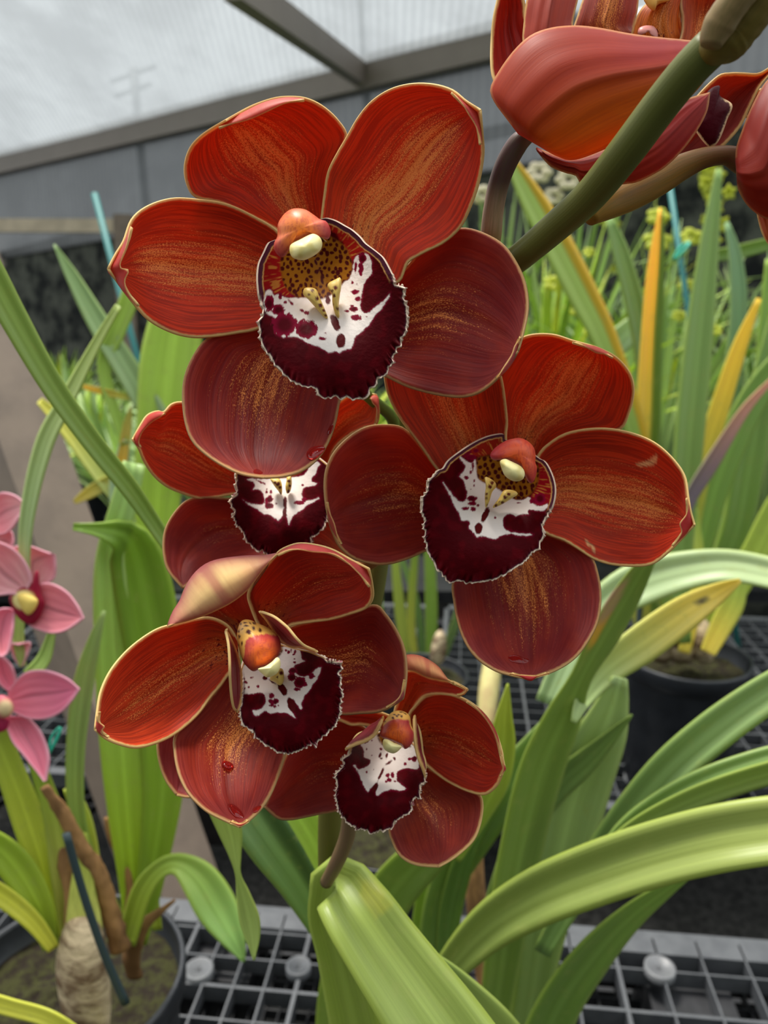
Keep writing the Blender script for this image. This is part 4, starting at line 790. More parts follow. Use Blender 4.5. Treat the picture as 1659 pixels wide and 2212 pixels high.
tube('flower_stalk', S_, T5, [(360, 730, 42, .190), (300, 780, 56, .190), (240, 880, 58, .192), (195, 1000, 56, .195), (165, 1150, 56, .198), (150, 1290, 58, .202), (120, 1420, 60, .208), (0, 1560, 60, .225)], M_STEM,
     lambda U: mix(mix(np.tile(srgb(92, 66, 66), (len(U), 1)), srgb(178, 146, 118), smooth(U, .3, .55)), srgb(150, 112, 40), smooth(U, .55, .75)), nu=60, nseg=24, label='purplish brown curved flower stalk')
tube('flower_stalk', S_, T5, [(690, 1190, 40, .188), (760, 1130, 72, .190), (900, 1060, 88, .195), (1050, 985, 84, .198), (1200, 905, 68, .199), (1320, 858, 54, .199), (1430, 845, 50, .199), (1500, 870, 62, .199), (1560, 900, 70, .199)], M_STEM,
     lambda U: mix(np.tile(srgb(146, 104, 38), (len(U), 1)), srgb(110, 66, 44), smooth(U, .4, .9)), nu=60, nseg=24, label='bronze tapering flower stalk')
tube('flower_stalk', S_, T0, [(705, 1905, 14, .262), (728, 1862, 16, .25), (750, 1805, 17, .245), (758, 1740, 16, .24), (770, 1690, 14, .235)], M_STEM, srgb(122, 94, 70), nu=30)
tube('flower_stalk', S_, T0, [(845, 1010, 12, .262), (850, 940, 13, .245), (845, 900, 13, .238), (800, 860, 13, .225), (740, 800, 12, .212), (700, 700, 12, .2)], M_STEM, srgb(104, 128, 48), nu=30)
tube('flower_stalk', S_, T0, [(800, 1290, 14, .262), (760, 1240, 15, .25), (800, 1215, 15, .245), (900, 1150, 14, .23), (1020, 1060, 12, .22)], M_STEM, srgb(150, 90, 48), nu=30)
tube('flower_stalk', S_, T0, [(760, 1500, 14, .262), (680, 1450, 14, .245), (600, 1420, 13, .215), (560, 1400, 12, .2)], M_STEM, srgb(122, 94, 70), nu=30)

# ---- water on the petals
def surf_d(o, x, y):
    P, D = SURF[o.name]; return D[np.argmin(np.hypot(P[:, 0] - x, P[:, 1] - y))]
def drop(o_on, tr, outline, lab, h=1.0):
    c = np.array(tr(outline)).mean(0); d = surf_d(o_on, *c)
    e = 12; gx = (surf_d(o_on, c[0] + e, c[1]) - surf_d(o_on, c[0] - e, c[1])) / (2 * e) * 1e3; gy = (surf_d(o_on, c[0], c[1] + e) - surf_d(o_on, c[0], c[1] - e)) / (2 * e) * 1e3
    x = puffy('water_drop', None, tr, outline, d - .0002, h, .3, M_WATER, srgb(200, 60, 50), n=36, nr=8, gx=gx, gy=gy)
    tag(x, lab, 'water drop', 'water drops on the red petals')
TEP = {}
for o in bpy.data.objects:
    if o.name.startswith('sepal') and o.parent: TEP.setdefault(o.parent.name, []).append(o)
a5 = TEP[A.name][-1]; d5 = TEP[D_.name][-1]; c5 = TEP[C_.name][-1]
drop(a5, T3, [(1075, 300), (1100, 270), (1150, 262), (1170, 275), (1150, 305), (1110, 335), (1082, 325)], 'clear water drop near the lower right margin of the largest bloom\'s bottom sepal', 1.2)
drop(a5, T3, [(800, 372), (830, 376), (862, 398), (850, 408), (812, 405)], 'small flat water drop at the very bottom margin of the largest bloom', .5)
drop(a5, T3, [(1192, 165), (1210, 150), (1212, 175), (1195, 205), (1178, 198)], 'thin water drop on the right margin of the largest bloom\'s bottom sepal', .5)
drop(d5, T3, [(648, 1860), (665, 1845), (700, 1858), (710, 1880), (690, 1893), (665, 1885)], 'small round water drop in the middle of the lower left bloom\'s bottom sepal', 1.0)
drop(d5, T3, [(676, 2070), (700, 2063), (735, 2085), (770, 2130), (768, 2145), (720, 2135), (688, 2105)], 'long water drop beside the tip of the lower left bloom\'s bottom sepal', 1.1)
drop(d5, T3, [(808, 2085), (840, 2072), (850, 2080), (828, 2104), (808, 2105)], 'small water drop right of the tip of the lower left bloom\'s bottom sepal', .6)
drop(c5, T2, [(826, 1418), (848, 1410), (870, 1414), (890, 1422), (918, 1424), (930, 1438), (922, 1450), (880, 1450), (840, 1442), (828, 1432)], 'flat sausage shaped water smear near the tip of the right bloom\'s lowest sepal', .5)

# ================================================================== NEAR PLANT (main strap leaves)
P1 = thing('potted_orchid', WZ(1010, 2190, BENCH), 'big orchid plant with broad arching strap leaves filling the lower right', 'potted plant', 'potted orchids on the benches')
def S1(pts, **k): return strap(P1, pts, **k)
S1([(790, 2330, 120, .300), (760, 2190, 105, .292), (728, 2060, 90, .284), (705, 1985, 80, .277), (712, 1930, 90, .268), (728, 1905, 128, .262), (770, 1965, 158, .252), (820, 2040, 172, .245), (880, 2125, 188, .238), (940, 2210, 205, .232), (1010, 2310, 215, .226)], pig=srgb(150, 180, 62), pig2=srgb(150, 180, 74), keel=.10, tilt=-.3, nu=70, bright=.95,
   patches=[(.55, .05, -.6, .3, srgb(196, 200, 80)), (.43, .03, .7, .3, srgb(150, 120, 60))], label='broad folded strap leaf nearest to us')
S1([(1130, 2330, 130, .31), (1060, 2230, 120, .30), (985, 2145, 95, .295), (920, 2085, 70, .29), (870, 2050, 40, .285), (830, 2030, 10, .28)], pig=srgb(134, 160, 70), pig2=srgb(120, 150, 66))
S1([(905, 2230, 40, .42), (960, 2110, 66, .40), (1050, 2010, 104, .385), (1150, 1945, 128, .372), (1260, 1898, 140, .36), (1400, 1850, 145, .345), (1550, 1812, 150, .33), (1700, 1790, 150, .32), (1800, 1790, 140, .31)], pig=srgb(132, 160, 60), pig2=srgb(166, 190, 88), keel=.14, tilt=-.35, bright=.92, label='long arching strap leaf crossing the lower right')
S1([(1150, 2320, 110, .46), (1205, 2180, 96, .45), (1280, 2070, 84, .44), (1360, 1985, 58, .43), (1430, 1930, 36, .42), (1495, 1885, 14, .41)], pig=srgb(96, 134, 40), pig2=srgb(120, 158, 62))
S1([(1120, 2320, 70, .50), (1150, 2150, 80, .49), (1175, 1990, 110, .48), (1205, 1850, 140, .47), (1245, 1700, 150, .46), (1300, 1590, 110, .45), (1325, 1520, 70, .445), (1340, 1465, 34, .44)], pig=srgb(120, 152, 66), pig2=srgb(146, 176, 104), keel=.1, label='broad pale strap leaf standing behind the arching leaf')
S1([(1050, 2320, 60, .50), (1075, 2150, 70, .48), (1100, 1980, 88, .46), (1135, 1800, 94, .45), (1172, 1660, 96, .44), (1218, 1550, 78, .43), (1258, 1460, 46, .42), (1307, 1370, 66, .41), (1358, 1282, 58, .40), (1398, 1215, 34, .39), (1430, 1160, 8, .385)], pig=srgb(112, 146, 48), pig2=srgb(104, 134, 56), tilt=.5, patches=[(.81, .05, -.6, .35, srgb(226, 170, 70)), (.86, .05, -.7, .4, srgb(190, 150, 130))])
S1([(1240, 1560, 12, .42), (1262, 1510, 40, .43), (1310, 1450, 66, .44), (1390, 1390, 84, .45), (1480, 1325, 76, .46), (1550, 1282, 46, .47), (1600, 1254, 10, .47)], pig=srgb(140, 170, 92), pig2=srgb(214, 200, 80), patches=[(.8, .03, -.1, .2, srgb(110, 90, 70))], label='strap leaf with a yellow tip')
S1([(1180, 1520, 50, .52), (1235, 1400, 60, .52), (1300, 1312, 80, .52), (1380, 1262, 98, .52), (1480, 1232, 84, .51), (1580, 1222, 70, .50), (1700, 1245, 66, .49)], pig=srgb(140, 172, 110), pig2=srgb(168, 194, 128), tilt=-.4, label='pale grey green strap leaf arching to the right')
S1([(1170, 2060, 40, .44), (1250, 1920, 60, .43), (1330, 1800, 78, .42), (1430, 1680, 92, .41), (1530, 1590, 94, .40), (1640, 1510, 88, .39), (1760, 1440, 80, .38)], pig=srgb(104, 142, 60), pig2=srgb(130, 164, 92), tilt=-.3)
S1([(1260, 1920, 30, .41), (1340, 1810, 52, .40), (1420, 1745, 62, .395), (1520, 1690, 62, .39), (1640, 1645, 56, .385), (1760, 1615, 50, .38)], pig=srgb(100, 136, 56), pig2=srgb(122, 156, 80), tilt=-.4)
S1([(1250, 1900, 24, .40), (1360, 1800, 40, .39), (1480, 1735, 50, .385), (1600, 1690, 52, .38), (1740, 1650, 50, .37)], pig=srgb(126, 158, 66), pig2=srgb(132, 160, 66), tilt=.3)
S1([(930, 2120, 60, .50), (950, 1950, 66, .49), (1020, 1810, 88, .48), (1095, 1705, 94, .47), (1170, 1610, 76, .46), (1225, 1535, 44, .45), (1260, 1470, 8, .45)], pig=srgb(92, 128, 48), pig2=srgb(112, 148, 84))
S1([(1060, 1990, 50, .47), (1130, 1800, 64, .46), (1190, 1712, 66, .455), (1260, 1650, 56, .45), (1320, 1592, 30, .445), (1366, 1545, 4, .44)], pig=srgb(100, 134, 66), pig2=srgb(108, 142, 60))
S1([(715, 2330, 70, .52), (745, 2180, 90, .50), (790, 2040, 104, .48), (850, 1925, 104, .46), (925, 1845, 90, .45), (1000, 1770, 60, .44), (1070, 1690, 20, .43)], pig=srgb(112, 146, 44), pig2=srgb(98, 132, 44), keel=.2, stripe=(srgb(160, 186, 80), 1, 2))
S1([(900, 2060, 34, .52), (915, 1960, 40, .51), (932, 1860, 34, .50), (950, 1780, 20, .50)], pig=srgb(120, 156, 48))
S1([(960, 2100, 40, .50), (975, 1960, 50, .49), (1010, 1840, 44, .48), (1060, 1740, 30, .47), (1090, 1660, 12, .47)], pig=srgb(92, 132, 44))
S1([(1060, 2330, 60, .52), (1085, 2180, 60, .51), (1100, 2000, 66, .50), (1130, 1850, 60, .49), (1150, 1700, 40, .49)], pig=srgb(86, 120, 40))
S1([(985, 1860, 20, .40), (1040, 1760, 40, .395), (1072, 1690, 56, .39), (1085, 1610, 58, .385), (1090, 1545, 34, .38), (1098, 1478, 4, .378)], pig=srgb(120, 150, 40), pig2=srgb(150, 170, 40), tilt=.5)
S1([(775, 2180, 40, .40), (730, 2060, 56, .38), (690, 1985, 72, .36), (640, 1900, 92, .345), (585, 1820, 110, .335), (520, 1720, 110, .33), (460, 1600, 80, .325)], pig=srgb(98, 140, 62), pig2=srgb(112, 150, 84), stripe=(srgb(72, 104, 60), 1, .35), label='strap leaf below the lower left bloom')
S1([(760, 1960, 40, .41), (720, 1900, 62, .40), (675, 1820, 84, .39), (630, 1740, 84, .38), (580, 1640, 60, .37)], pig=srgb(150, 186, 56), pig2=srgb(164, 200, 80))
S1([(440, 1650, 60, .30), (480, 1740, 66, .30), (498, 1800, 50, .30), (508, 1850, 26, .30), (514, 1890, 12, .30), (524, 1930, 28, .30), (538, 1985, 44, .30), (546, 2030, 30, .30), (548, 2074, 3, .30)], pig=srgb(140, 168, 62), pig2=srgb(150, 178, 84), tilt=.2, label='narrow twisted leaf tip hanging down')
S1([(560, 1500, 30, .33), (440, 1290, 30, .325), (345, 1150, 34, .32), (280, 1055, 42, .31), (200, 955, 46, .30), (110, 828, 52, .29), (30, 688, 62, .28), (-40, 560, 70, .27)], pig=srgb(110, 146, 52), pig2=srgb(130, 164, 74), tilt=.4, label='long narrow strap leaf crossing the upper left')
S1([(720, 2330, 70, .48), (716, 2220, 70, .47), (722, 2120, 60, .46), (738, 2040, 40, .455)], pig=srgb(110, 140, 44))
tube('dry_stalk', P1, T0, [(1060, 2230, 10, .56), (1045, 2100, 18, .56), (1030, 1960, 22, .56), (1025, 1870, 20, .56), (1040, 1780, 8, .56)], M_DRY, nu=30, flat=.6)
puffy('pseudobulb', P1, T0, [(880, 2260), (960, 2200), (1100, 2190), (1200, 2240), (1220, 2400), (1180, 2480), (900, 2480), (860, 2360)], .56, 30, 30, M_BULB, srgb(150, 140, 80))

# ================================================================== pots helper
def pot(parent, c, r, h, mat=M_POT, taper=.82, soil=True, n=48, seed=0):
    """c: centre of the pot's base (world)"""
    prof = [(0, 0), (r * taper * .97, 0), (r * taper, .004), (r * .975, h * .86), (r * .985, h * .87), (r * 1.03, h * .88), (r * 1.04, h * .985), (r * 1.03, h), (r * .995, h), (r * .985, h * .98), (r * .94, h * .8), (0, h * .8)]
    V = []; Fc = []
    for (rr, z) in prof:
        for j in range(n):
            a = 2 * math.pi * j / n; V.append((c[0] + rr * math.cos(a), c[1] + rr * math.sin(a), c[2] + z))
    for i in range(len(prof) - 1):
        for j in range(n):
            j2 = (j + 1) % n; Fc.append((i * n + j, i * n + j2, (i + 1) * n + j2, (i + 1) * n + j))
    p = part('pot', V, Fc, mat, parent); p.data.polygons.foreach_set('use_smooth', [True] * len(Fc))
    if soil:
        rs = random.Random(seed); V = []; Fc = []; k, m = 26, 48
        for i in range(k + 1):
            for j in range(m):
                a = 2 * math.pi * j / m; rr = r * .955 * i / k
                x, y = c[0] + rr * math.cos(a), c[1] + rr * math.sin(a)
                V.append((x, y, c[2] + h * .87 + .10 * r * (mnoise.noise(Vector((x * 60, y * 60, seed))) + .6 * mnoise.noise(Vector((x * 170, y * 170, seed)))) * (1 - .5 * i / k)))
        Fc = [(i * m + j, i * m + (j + 1) % m, (i + 1) * m + (j + 1) % m, (i + 1) * m + j) for i in range(k) for j in range(m)]
        part('potting_mix', V, Fc, M_SOIL, parent)
    return p

# ---- left pot with pink orchid
def at_depth(px, py, z): return WZ(px, py, z)
c2 = WZ(150, 2105, BENCH + .165); c2[2] = BENCH
P2 = thing('potted_orchid', c2, 'orchid with a papery bulb in a black pot at the lower left', 'potted plant', 'potted orchids on the benches')
pot(P2, c2, .078, .165, seed=2)
def S2(pts, **k): return strap(P2, pts, **k)
S2([(285, 2040, 34, .53), (288, 1920, 60, .53), (275, 1760, 84, .52), (262, 1600, 96, .51), (245, 1400, 84, .50), (238, 1260, 74, .49), (240, 1185, 60, .485), (265, 1100, 60, .48), (290, 1000, 50, .48)], pig=srgb(150, 186, 34), pig2=srgb(150, 190, 100), keel=.1)
S2([(300, 2040, 34, .53), (325, 1900, 60, .53), (352, 1700, 90, .52), (345, 1500, 120, .51), (320, 1330, 132, .50), (295, 1210, 120, .49), (270, 1160, 80, .48), (215, 1145, 34, .47), (158, 1138, 16, .465)], pig=srgb(128, 166, 34), pig2=srgb(104, 146, 26), keel=.12, label='broad green leaf with a curled tip')
S2([(275, 2050, 26, .52), (235, 1950, 40, .51), (190, 1850, 34, .50), (165, 1750, 38, .49), (163, 1620, 42, .48), (180, 1480, 46, .475), (205, 1380, 28, .47), (225, 1320, 8, .47)], pig=srgb(132, 166, 70), pig2=srgb(140, 170, 90))
S2([(340, 2010, 22, .54), (325, 1900, 30, .54), (318, 1780, 34, .54), (300, 1640, 30, .54), (290, 1500, 30, .54)], pig=srgb(150, 170, 40))
S2([(272, 2040, 40, .51), (305, 1930, 46, .505), (345, 1878, 40, .50), (385, 1868, 52, .495), (430, 1900, 84, .49), (470, 1965, 92, .485), (505, 2030, 54, .48), (527, 2078, 6, .48)], pig=srgb(140, 170, 40), pig2=srgb(110, 154, 66), tilt=-.4, label='leaf arching over to the right')
S2([(120, 2040, 44, .50), (100, 1900, 66, .49), (60, 1770, 72, .48), (20, 1660, 64, .47), (-40, 1520, 60, .46)], pig=srgb(180, 196, 60), pig2=srgb(128, 164, 50), keel=.15)
S2([(112, 2050, 40, .49), (85, 1960, 66, .48), (40, 1880, 80, .475), (-10, 1830, 70, .47), (-80, 1800, 60, .46)], pig=srgb(150, 180, 40), pig2=srgb(120, 160, 30))
S2([(116, 2050, 30, .48), (70, 1990, 44, .475), (10, 1940, 50, .47), (-60, 1900, 50, .46)], pig=srgb(196, 206, 60), pig2=srgb(180, 196, 60))
S2([(160, 2030, 50, .50), (140, 1900, 60, .49), (120, 1780, 50, .485), (90, 1680, 40, .48), (60, 1600, 30, .475)], pig=srgb(180, 190, 80), pig2=srgb(126, 160, 40))
S2([(190, 2030, 50, .505), (195, 1900, 50, .505), (180, 1780, 44, .50), (150, 1700, 30, .50)], pig=srgb(196, 204, 90), pig2=srgb(160, 180, 60))
S2([(-330, 2240, 4, .47), (-160, 2170, 26, .455), (-40, 2165, 40, .44), (30, 2180, 40, .43), (110, 2205, 40, .42), (180, 2260, 46, .425), (230, 2330, 40, .45), (240, 2380, 30, .48)], pig=srgb(200, 210, 60), pig2=srgb(200, 210, 70))
S2([(60, 1290, 10, .46), (52, 1180, 26, .455), (66, 1070, 34, .45), (98, 950, 40, .445), (145, 860, 34, .44), (205, 745, 22, .435), (255, 660, 14, .43)], pig=srgb(150, 180, 110), pig2=srgb(150, 176, 80), tilt=-.4)
S2([(120, 1330, 6, .47), (95, 1420, 30, .465), (60, 1460, 30, .46)], pig=srgb(120, 156, 60))
S2([(50, 1440, 16, .49), (40, 1380, 26, .49), (44, 1300, 20, .49)], pig=srgb(150, 180, 90))
puffy('pseudobulb', P2, T0, [(128, 2030), (150, 1985), (185, 1975), (215, 1995), (232, 2050), (238, 2110), (240, 2180), (225, 2240), (150, 2240), (130, 2170), (120, 2100)], .485, 16, 18, M_BULB, srgb(190, 160, 110), n=60)
tube('leaf_sheath', P2, T0, [(182, 2010, 40, .486), (180, 1970, 36, .486), (178, 1920, 27, .485), (180, 1860, 20, .485), (176, 1800, 12, .485)], M_STEM, lambda U: mix(np.tile(srgb(206, 206, 110), (len(U), 1)), srgb(170, 186, 70), U), nu=24, flat=.5)
tube('dry_stalk', P2, T0, [(95, 1700, 10, .47), (135, 1755, 16, .475), (165, 1810, 16, .48), (195, 1860, 19, .485), (222, 1910, 18, .49), (240, 1975, 20, .495), (262, 2050, 22, .50)], M_DRY, nu=60, wob=.25, flat=.7, label='crumpled dry brown stalk')
tube('dry_sheath', P2, T0, [(228, 1765, 4, .53), (240, 1800, 11, .53), (262, 1850, 12, .53), (280, 1920, 9, .53), (275, 1990, 12, .53)], M_DRY, nu=30, flat=.5, wob=.2)
tube('dry_sheath', P2, T0, [(378, 1944, 3, .52), (350, 1966, 7, .52), (310, 2000, 14, .52), (285, 2060, 20, .525), (290, 2110, 18, .53)], M_DRY, nu=30, flat=.5, wob=.2)
tube('dry_sheath', P2, T0, [(133, 1830, 10, .49), (140, 1870, 16, .49), (150, 1930, 12, .49), (150, 2000, 12, .49)], M_DRY, nu=30, flat=.5, wob=.1)
tube('plant_stake', P2, T0, [(143, 1800, 9, .45), (180, 1930, 9, .455), (225, 2060, 9, .46), (272, 2168, 10, .465)], M_STAKE, nu=20, flat=.7)
tube('green_tie', P2, T0, [(98, 1640, 3, .46), (120, 1600, 4, .46), (132, 1570, 3, .46), (112, 1590, 3, .46), (104, 1625, 3, .46)], M_TIE, nu=30)

# ---- pink flowers
PK = srgb(240, 140, 176); PK2 = srgb(226, 106, 152); HP = srgb(236, 112, 148)
m, nt = newmat('pink_petal'); uvp = attr(nt, 'uvv', 'Vector'); v_ = noise_t(nt, vmul(nt, uvp, (2, 24, 1)), 1.0, 2)
cp = mixc(nt, math_(nt, 'MULTIPLY', ramp(nt, v_, .35, .65), .35), attr(nt, 'pig', 'Color'), tuple(HP * .8))
cp = mixc(nt, math_(nt, 'MULTIPLY', math_(nt, 'SUBTRACT', 1.0, ramp(nt, attr(nt, 'edge'), .1, 1.8)), .6), cp, (.85, .50, .60))
finish(nt, cp, .5, .3, cp, .3, bump=v_, bstr=.2, bdist=.0005); M_PINK = m
def pk(parent, L, R, d0, d1, kind='petal', seed=1, c1=PK, c2=HP):
    return tepal(kind, parent, TP, L, R, d0, d1, cup=3, bow=0, pig=c1, pig2=c2, gold=0, seed=seed, mats=[M_PINK], thick=.001)
K1 = thing('pink_orchid_flower', W(-20, 1130, .47), 'pink orchid flower cut by the left edge, the upper one whose petal points right', 'flower', 'pink orchid flowers at the left edge')
pk(K1, [(-160, 330), (-60, 250), (0, 192), (90, 208), (158, 265)], [(-160, 400), (-60, 450), (40, 445), (120, 345), (158, 265)], .47, .46, c1=HP, c2=PK)
pk(K1, [(-100, 400), (-20, 420), (60, 430), (80, 480), (75, 520)], [(-120, 500), (-60, 560), (20, 570), (60, 550), (75, 520)], .475, .47, 'sepal', 2)
pk(K1, [(-160, 300), (-200, 150), (-160, 0)], [(-100, 300), (-40, 150), (-160, 0)], .475, .47, 'sepal', 3)
K2 = thing('pink_orchid_flower', W(50, 1290, .46), 'pink orchid flower at the left edge with a yellow and crimson centre', 'flower', 'pink orchid flowers at the left edge')
pk(K2, [(160, 820), (195, 740), (150, 620), (60, 535), (-60, 500), (-160, 560)], [(120, 840), (60, 832), (-20, 840), (-80, 820), (-120, 740), (-160, 560)], .455, .445, 'sepal', 4)
pk(K2, [(180, 800), (110, 660), (72, 545), (180, 533), (260, 560), (345, 590)], [(240, 800), (300, 765), (345, 730), (352, 670), (345, 590)], .462, .46, seed=5)
pk(K2, [(190, 830), (255, 772), (340, 775), (430, 830), (490, 910), (527, 988)], [(170, 960), (180, 1030), (260, 1070), (340, 1085), (430, 1060), (527, 988)], .46, .45, seed=6, c1=HP)
pk(K2, [(60, 930), (-20, 950), (-60, 1100), (5, 1235)], [(90, 950), (75, 1100), (50, 1200), (5, 1235)], .46, .455, 'sepal', 7, c1=PK2)
puffy('lip', K2, TP, [(60, 850), (140, 790), (210, 760), (220, 700), (245, 690), (255, 790), (270, 850), (285, 900), (250, 990), (200, 1030), (130, 1000), (80, 930)], .457, 3, 4, M_COL, lambda P: mix(np.tile(srgb(150, 20, 50), (len(P), 1)), srgb(244, 226, 150), 1 - smooth(np.hypot((P[:, 0] - 52) / 26, (P[:, 1] - 1296) / 22), .8, 1.1)), n=50)
puffy('callus', K2, TP, [(110, 850), (160, 830), (240, 870), (225, 930), (180, 970), (140, 930)], .452, 3, 2, M_COL, srgb(240, 210, 110), n=30, nr=8)
K3 = thing('pink_orchid_flower', W(20, 1530, .46), 'pink orchid flower at the left edge, lowest of the pink blooms, narrow petal hanging', 'flower', 'pink orchid flowers at the left edge')
pk(K3, [(50, 1460), (140, 1350), (230, 1322), (330, 1335), (430, 1380), (500, 1442)], [(70, 1580), (170, 1627), (280, 1632), (380, 1592), (450, 1520), (500, 1442)], .46, .45, seed=8, c1=PK2, c2=srgb(216, 100, 156))
pk(K3, [(20, 1620), (70, 1760), (150, 1860), (220, 1950), (288, 2024)], [(170, 1620), (245, 1700), (292, 1800), (308, 1900), (288, 2024)], .462, .452, 'sepal', 9, c1=PK2, c2=PK2)
pk(K3, [(40, 1450), (-40, 1350), (-30, 1260), (0, 1235)], [(110, 1440), (85, 1330), (50, 1270), (0, 1235)], .464, .46, 'sepal', 10, c1=PK2, c2=PK2)
puffy('column', K3, TP, [(-40, 1500), (20, 1480), (70, 1510), (90, 1560), (70, 1610), (10, 1630), (-40, 1610)], .452, 5, 4, M_COL, lambda P: mix(np.tile(srgb(206, 90, 110), (len(P), 1)), srgb(236, 210, 160), 1 - smooth(np.hypot(P[:, 0] - 12, P[:, 1] - 1530), 10, 26)), n=40)
puffy('lip', K3, TP, [(-60, 1600), (20, 1620), (60, 1640), (40, 1700), (-20, 1720), (-80, 1700)], .457, 3, 4, M_COL, srgb(170, 40, 80), n=40)
K4 = thing('pink_orchid_bud', W(44, 1400, .49), 'small pink half open bud between the two lower pink orchid flowers', 'flower bud')
pk(K4, [(130, 1290), (80, 1220), (70, 1160), (120, 1165)], [(140, 1290), (175, 1210), (188, 1150), (120, 1165)], .49, .488, seed=11)

# ---- right pot
c3 = WZ(1482, 1412, BENCH + .19); c3[2] = BENCH
P3 = thing('potted_orchid', c3, 'orchid with tall dark and yellow striped leaves in a black pot on the right', 'potted plant', 'potted orchids on the benches')
pot(P3, c3, .080, .19, seed=3)
def S3(pts, dd=0, **k): return strap(P3, [(p[0], p[1], p[2], 1.02 + dd + (p[3] if len(p) > 3 else 0)) for p in pts], **{q: (np.array(w_) * 1.35 + .012 if q in ('pig', 'pig2') else w_) for q, w_ in k.items()})
S3([(1460, 1390, 20), (1430, 1200, 40), (1375, 930, 44), (1310, 740, 56), (1262, 640, 66), (1200, 520, 66), (1150, 430, 54), (1100, 340, 20)], dd=-.05, pig=srgb(104, 136, 40), pig2=srgb(118, 150, 46), stripe=(srgb(232, 190, 40), 1, .35))
S3([(1465, 1390, 20), (1440, 1200, 34), (1410, 950, 40), (1392, 760, 44), (1368, 640, 42), (1340, 540, 36), (1316, 470, 14)], pig=srgb(78, 112, 40), pig2=srgb(92, 130, 52))
S3([(1470, 1390, 24), (1430, 1250, 40), (1400, 1040, 50), (1402, 880, 52), (1408, 720, 44), (1418, 580, 38), (1428, 450, 8)], dd=-.04, pig=srgb(130, 152, 50), pig2=srgb(226, 184, 30), stripe=(srgb(120, 150, 40), 1, .2))
S3([(1482, 1390, 24), (1470, 1250, 44), (1482, 1050, 58), (1496, 880, 64), (1514, 700, 58), (1534, 520, 40), (1554, 365, 12)], dd=-.08, pig=srgb(96, 132, 44), pig2=srgb(110, 146, 66), keel=.2)
S3([(1490, 1390, 24), (1480, 1250, 36), (1515, 1020, 42), (1556, 880, 42), (1598, 750, 32), (1640, 645, 10)], dd=-.02, pig=srgb(104, 140, 36), pig2=srgb(206, 184, 30))
S3([(1500, 1390, 24), (1500, 1270, 44), (1535, 1090, 60), (1590, 940, 64), (1650, 830, 60), (1740, 730, 50)], pig=srgb(100, 140, 40), pig2=srgb(100, 138, 56))
S3([(1480, 1120, 20), (1495, 1070, 30), (1535, 1005, 34), (1600, 900, 24), (1640, 850, 16), (1690, 800, 8)], dd=-.12, pig=srgb(90, 80, 84), pig2=srgb(176, 130, 100), label='withered brown leaf tip')
S3([(1510, 1390, 24), (1535, 1280, 50), (1590, 1150, 66), (1620, 1000, 70), (1650, 830, 56), (1690, 660, 40)], dd=.04, pig=srgb(96, 132, 40), pig2=srgb(110, 146, 70))
S3([(1520, 1400, 30), (1560, 1320, 52), (1630, 1200, 62), (1700, 1070, 60), (1800, 960, 40)], dd=-.02, pig=srgb(150, 176, 50), pig2=srgb(110, 146, 56))
S3([(1500, 1390, 20), (1520, 1200, 36), (1570, 900, 44), (1596, 700, 40), (1590, 560, 30), (1570, 480, 10)], dd=.06, pig=srgb(84, 120, 60), pig2=srgb(96, 136, 84))
S3([(1515, 1390, 20), (1560, 1200, 40), (1640, 900, 44), (1660, 700, 40), (1670, 560, 30)], dd=.08, pig=srgb(90, 130, 40), pig2=srgb(120, 160, 50))
S3([(1450, 1400, 22), (1455, 1300, 32), (1460, 1180, 30), (1440, 1060, 20)], dd=-.02, pig=srgb(216, 180, 40), pig2=srgb(150, 170, 50))
S3([(1478, 1410, 26), (1500, 1320, 30), (1510, 1220, 26), (1500, 1100, 14)], dd=-.05, pig=srgb(196, 190, 60), pig2=srgb(150, 176, 60))
S3([(1440, 1400, 20), (1400, 1300, 40), (1350, 1180, 40), (1300, 1080, 30), (1260, 1000, 10)], dd=.05, pig=srgb(90, 124, 40), pig2=srgb(92, 128, 50))
S3([(1530, 1410, 34), (1560, 1350, 48), (1585, 1300, 50), (1600, 1240, 30)], dd=-.06, pig=srgb(206, 200, 70), pig2=srgb(150, 176, 60))
S3([(1405, 1400, 30), (1385, 1320, 40), (1395, 1230, 40), (1380, 1130, 20)], dd=-.01, pig=srgb(150, 160, 60), pig2=srgb(150, 176, 50))
S3([(1300, 780, 50), (1340, 735, 56), (1390, 688, 44)], dd=.1, pig=srgb(120, 156, 96), pig2=srgb(150, 180, 120))
S3([(1520, 556, 24), (1590, 545, 30), (1660, 528, 28), (1720, 520, 24)], dd=.1, pig=srgb(96, 130, 50), pig2=srgb(96, 130, 50))
for x, r in ((1430, 26), (1475, 34), (1520, 26)):
    puffy('pseudobulb', P3, T0, [(x - r, 1400), (x - r * .8, 1360), (x, 1335), (x + r * .8, 1360), (x + r, 1400), (x + r * .6, 1430), (x - r * .6, 1430)], 1.0, 22, 22, M_BULB, srgb(190, 160, 110), n=30, nr=8)
tube('plant_stake', P3, T0, [(1370, 1430, 6, 1.0), (1378, 1370, 6, 1.0), (1384, 1290, 6, 1.0)], M_STAKE, nu=10)

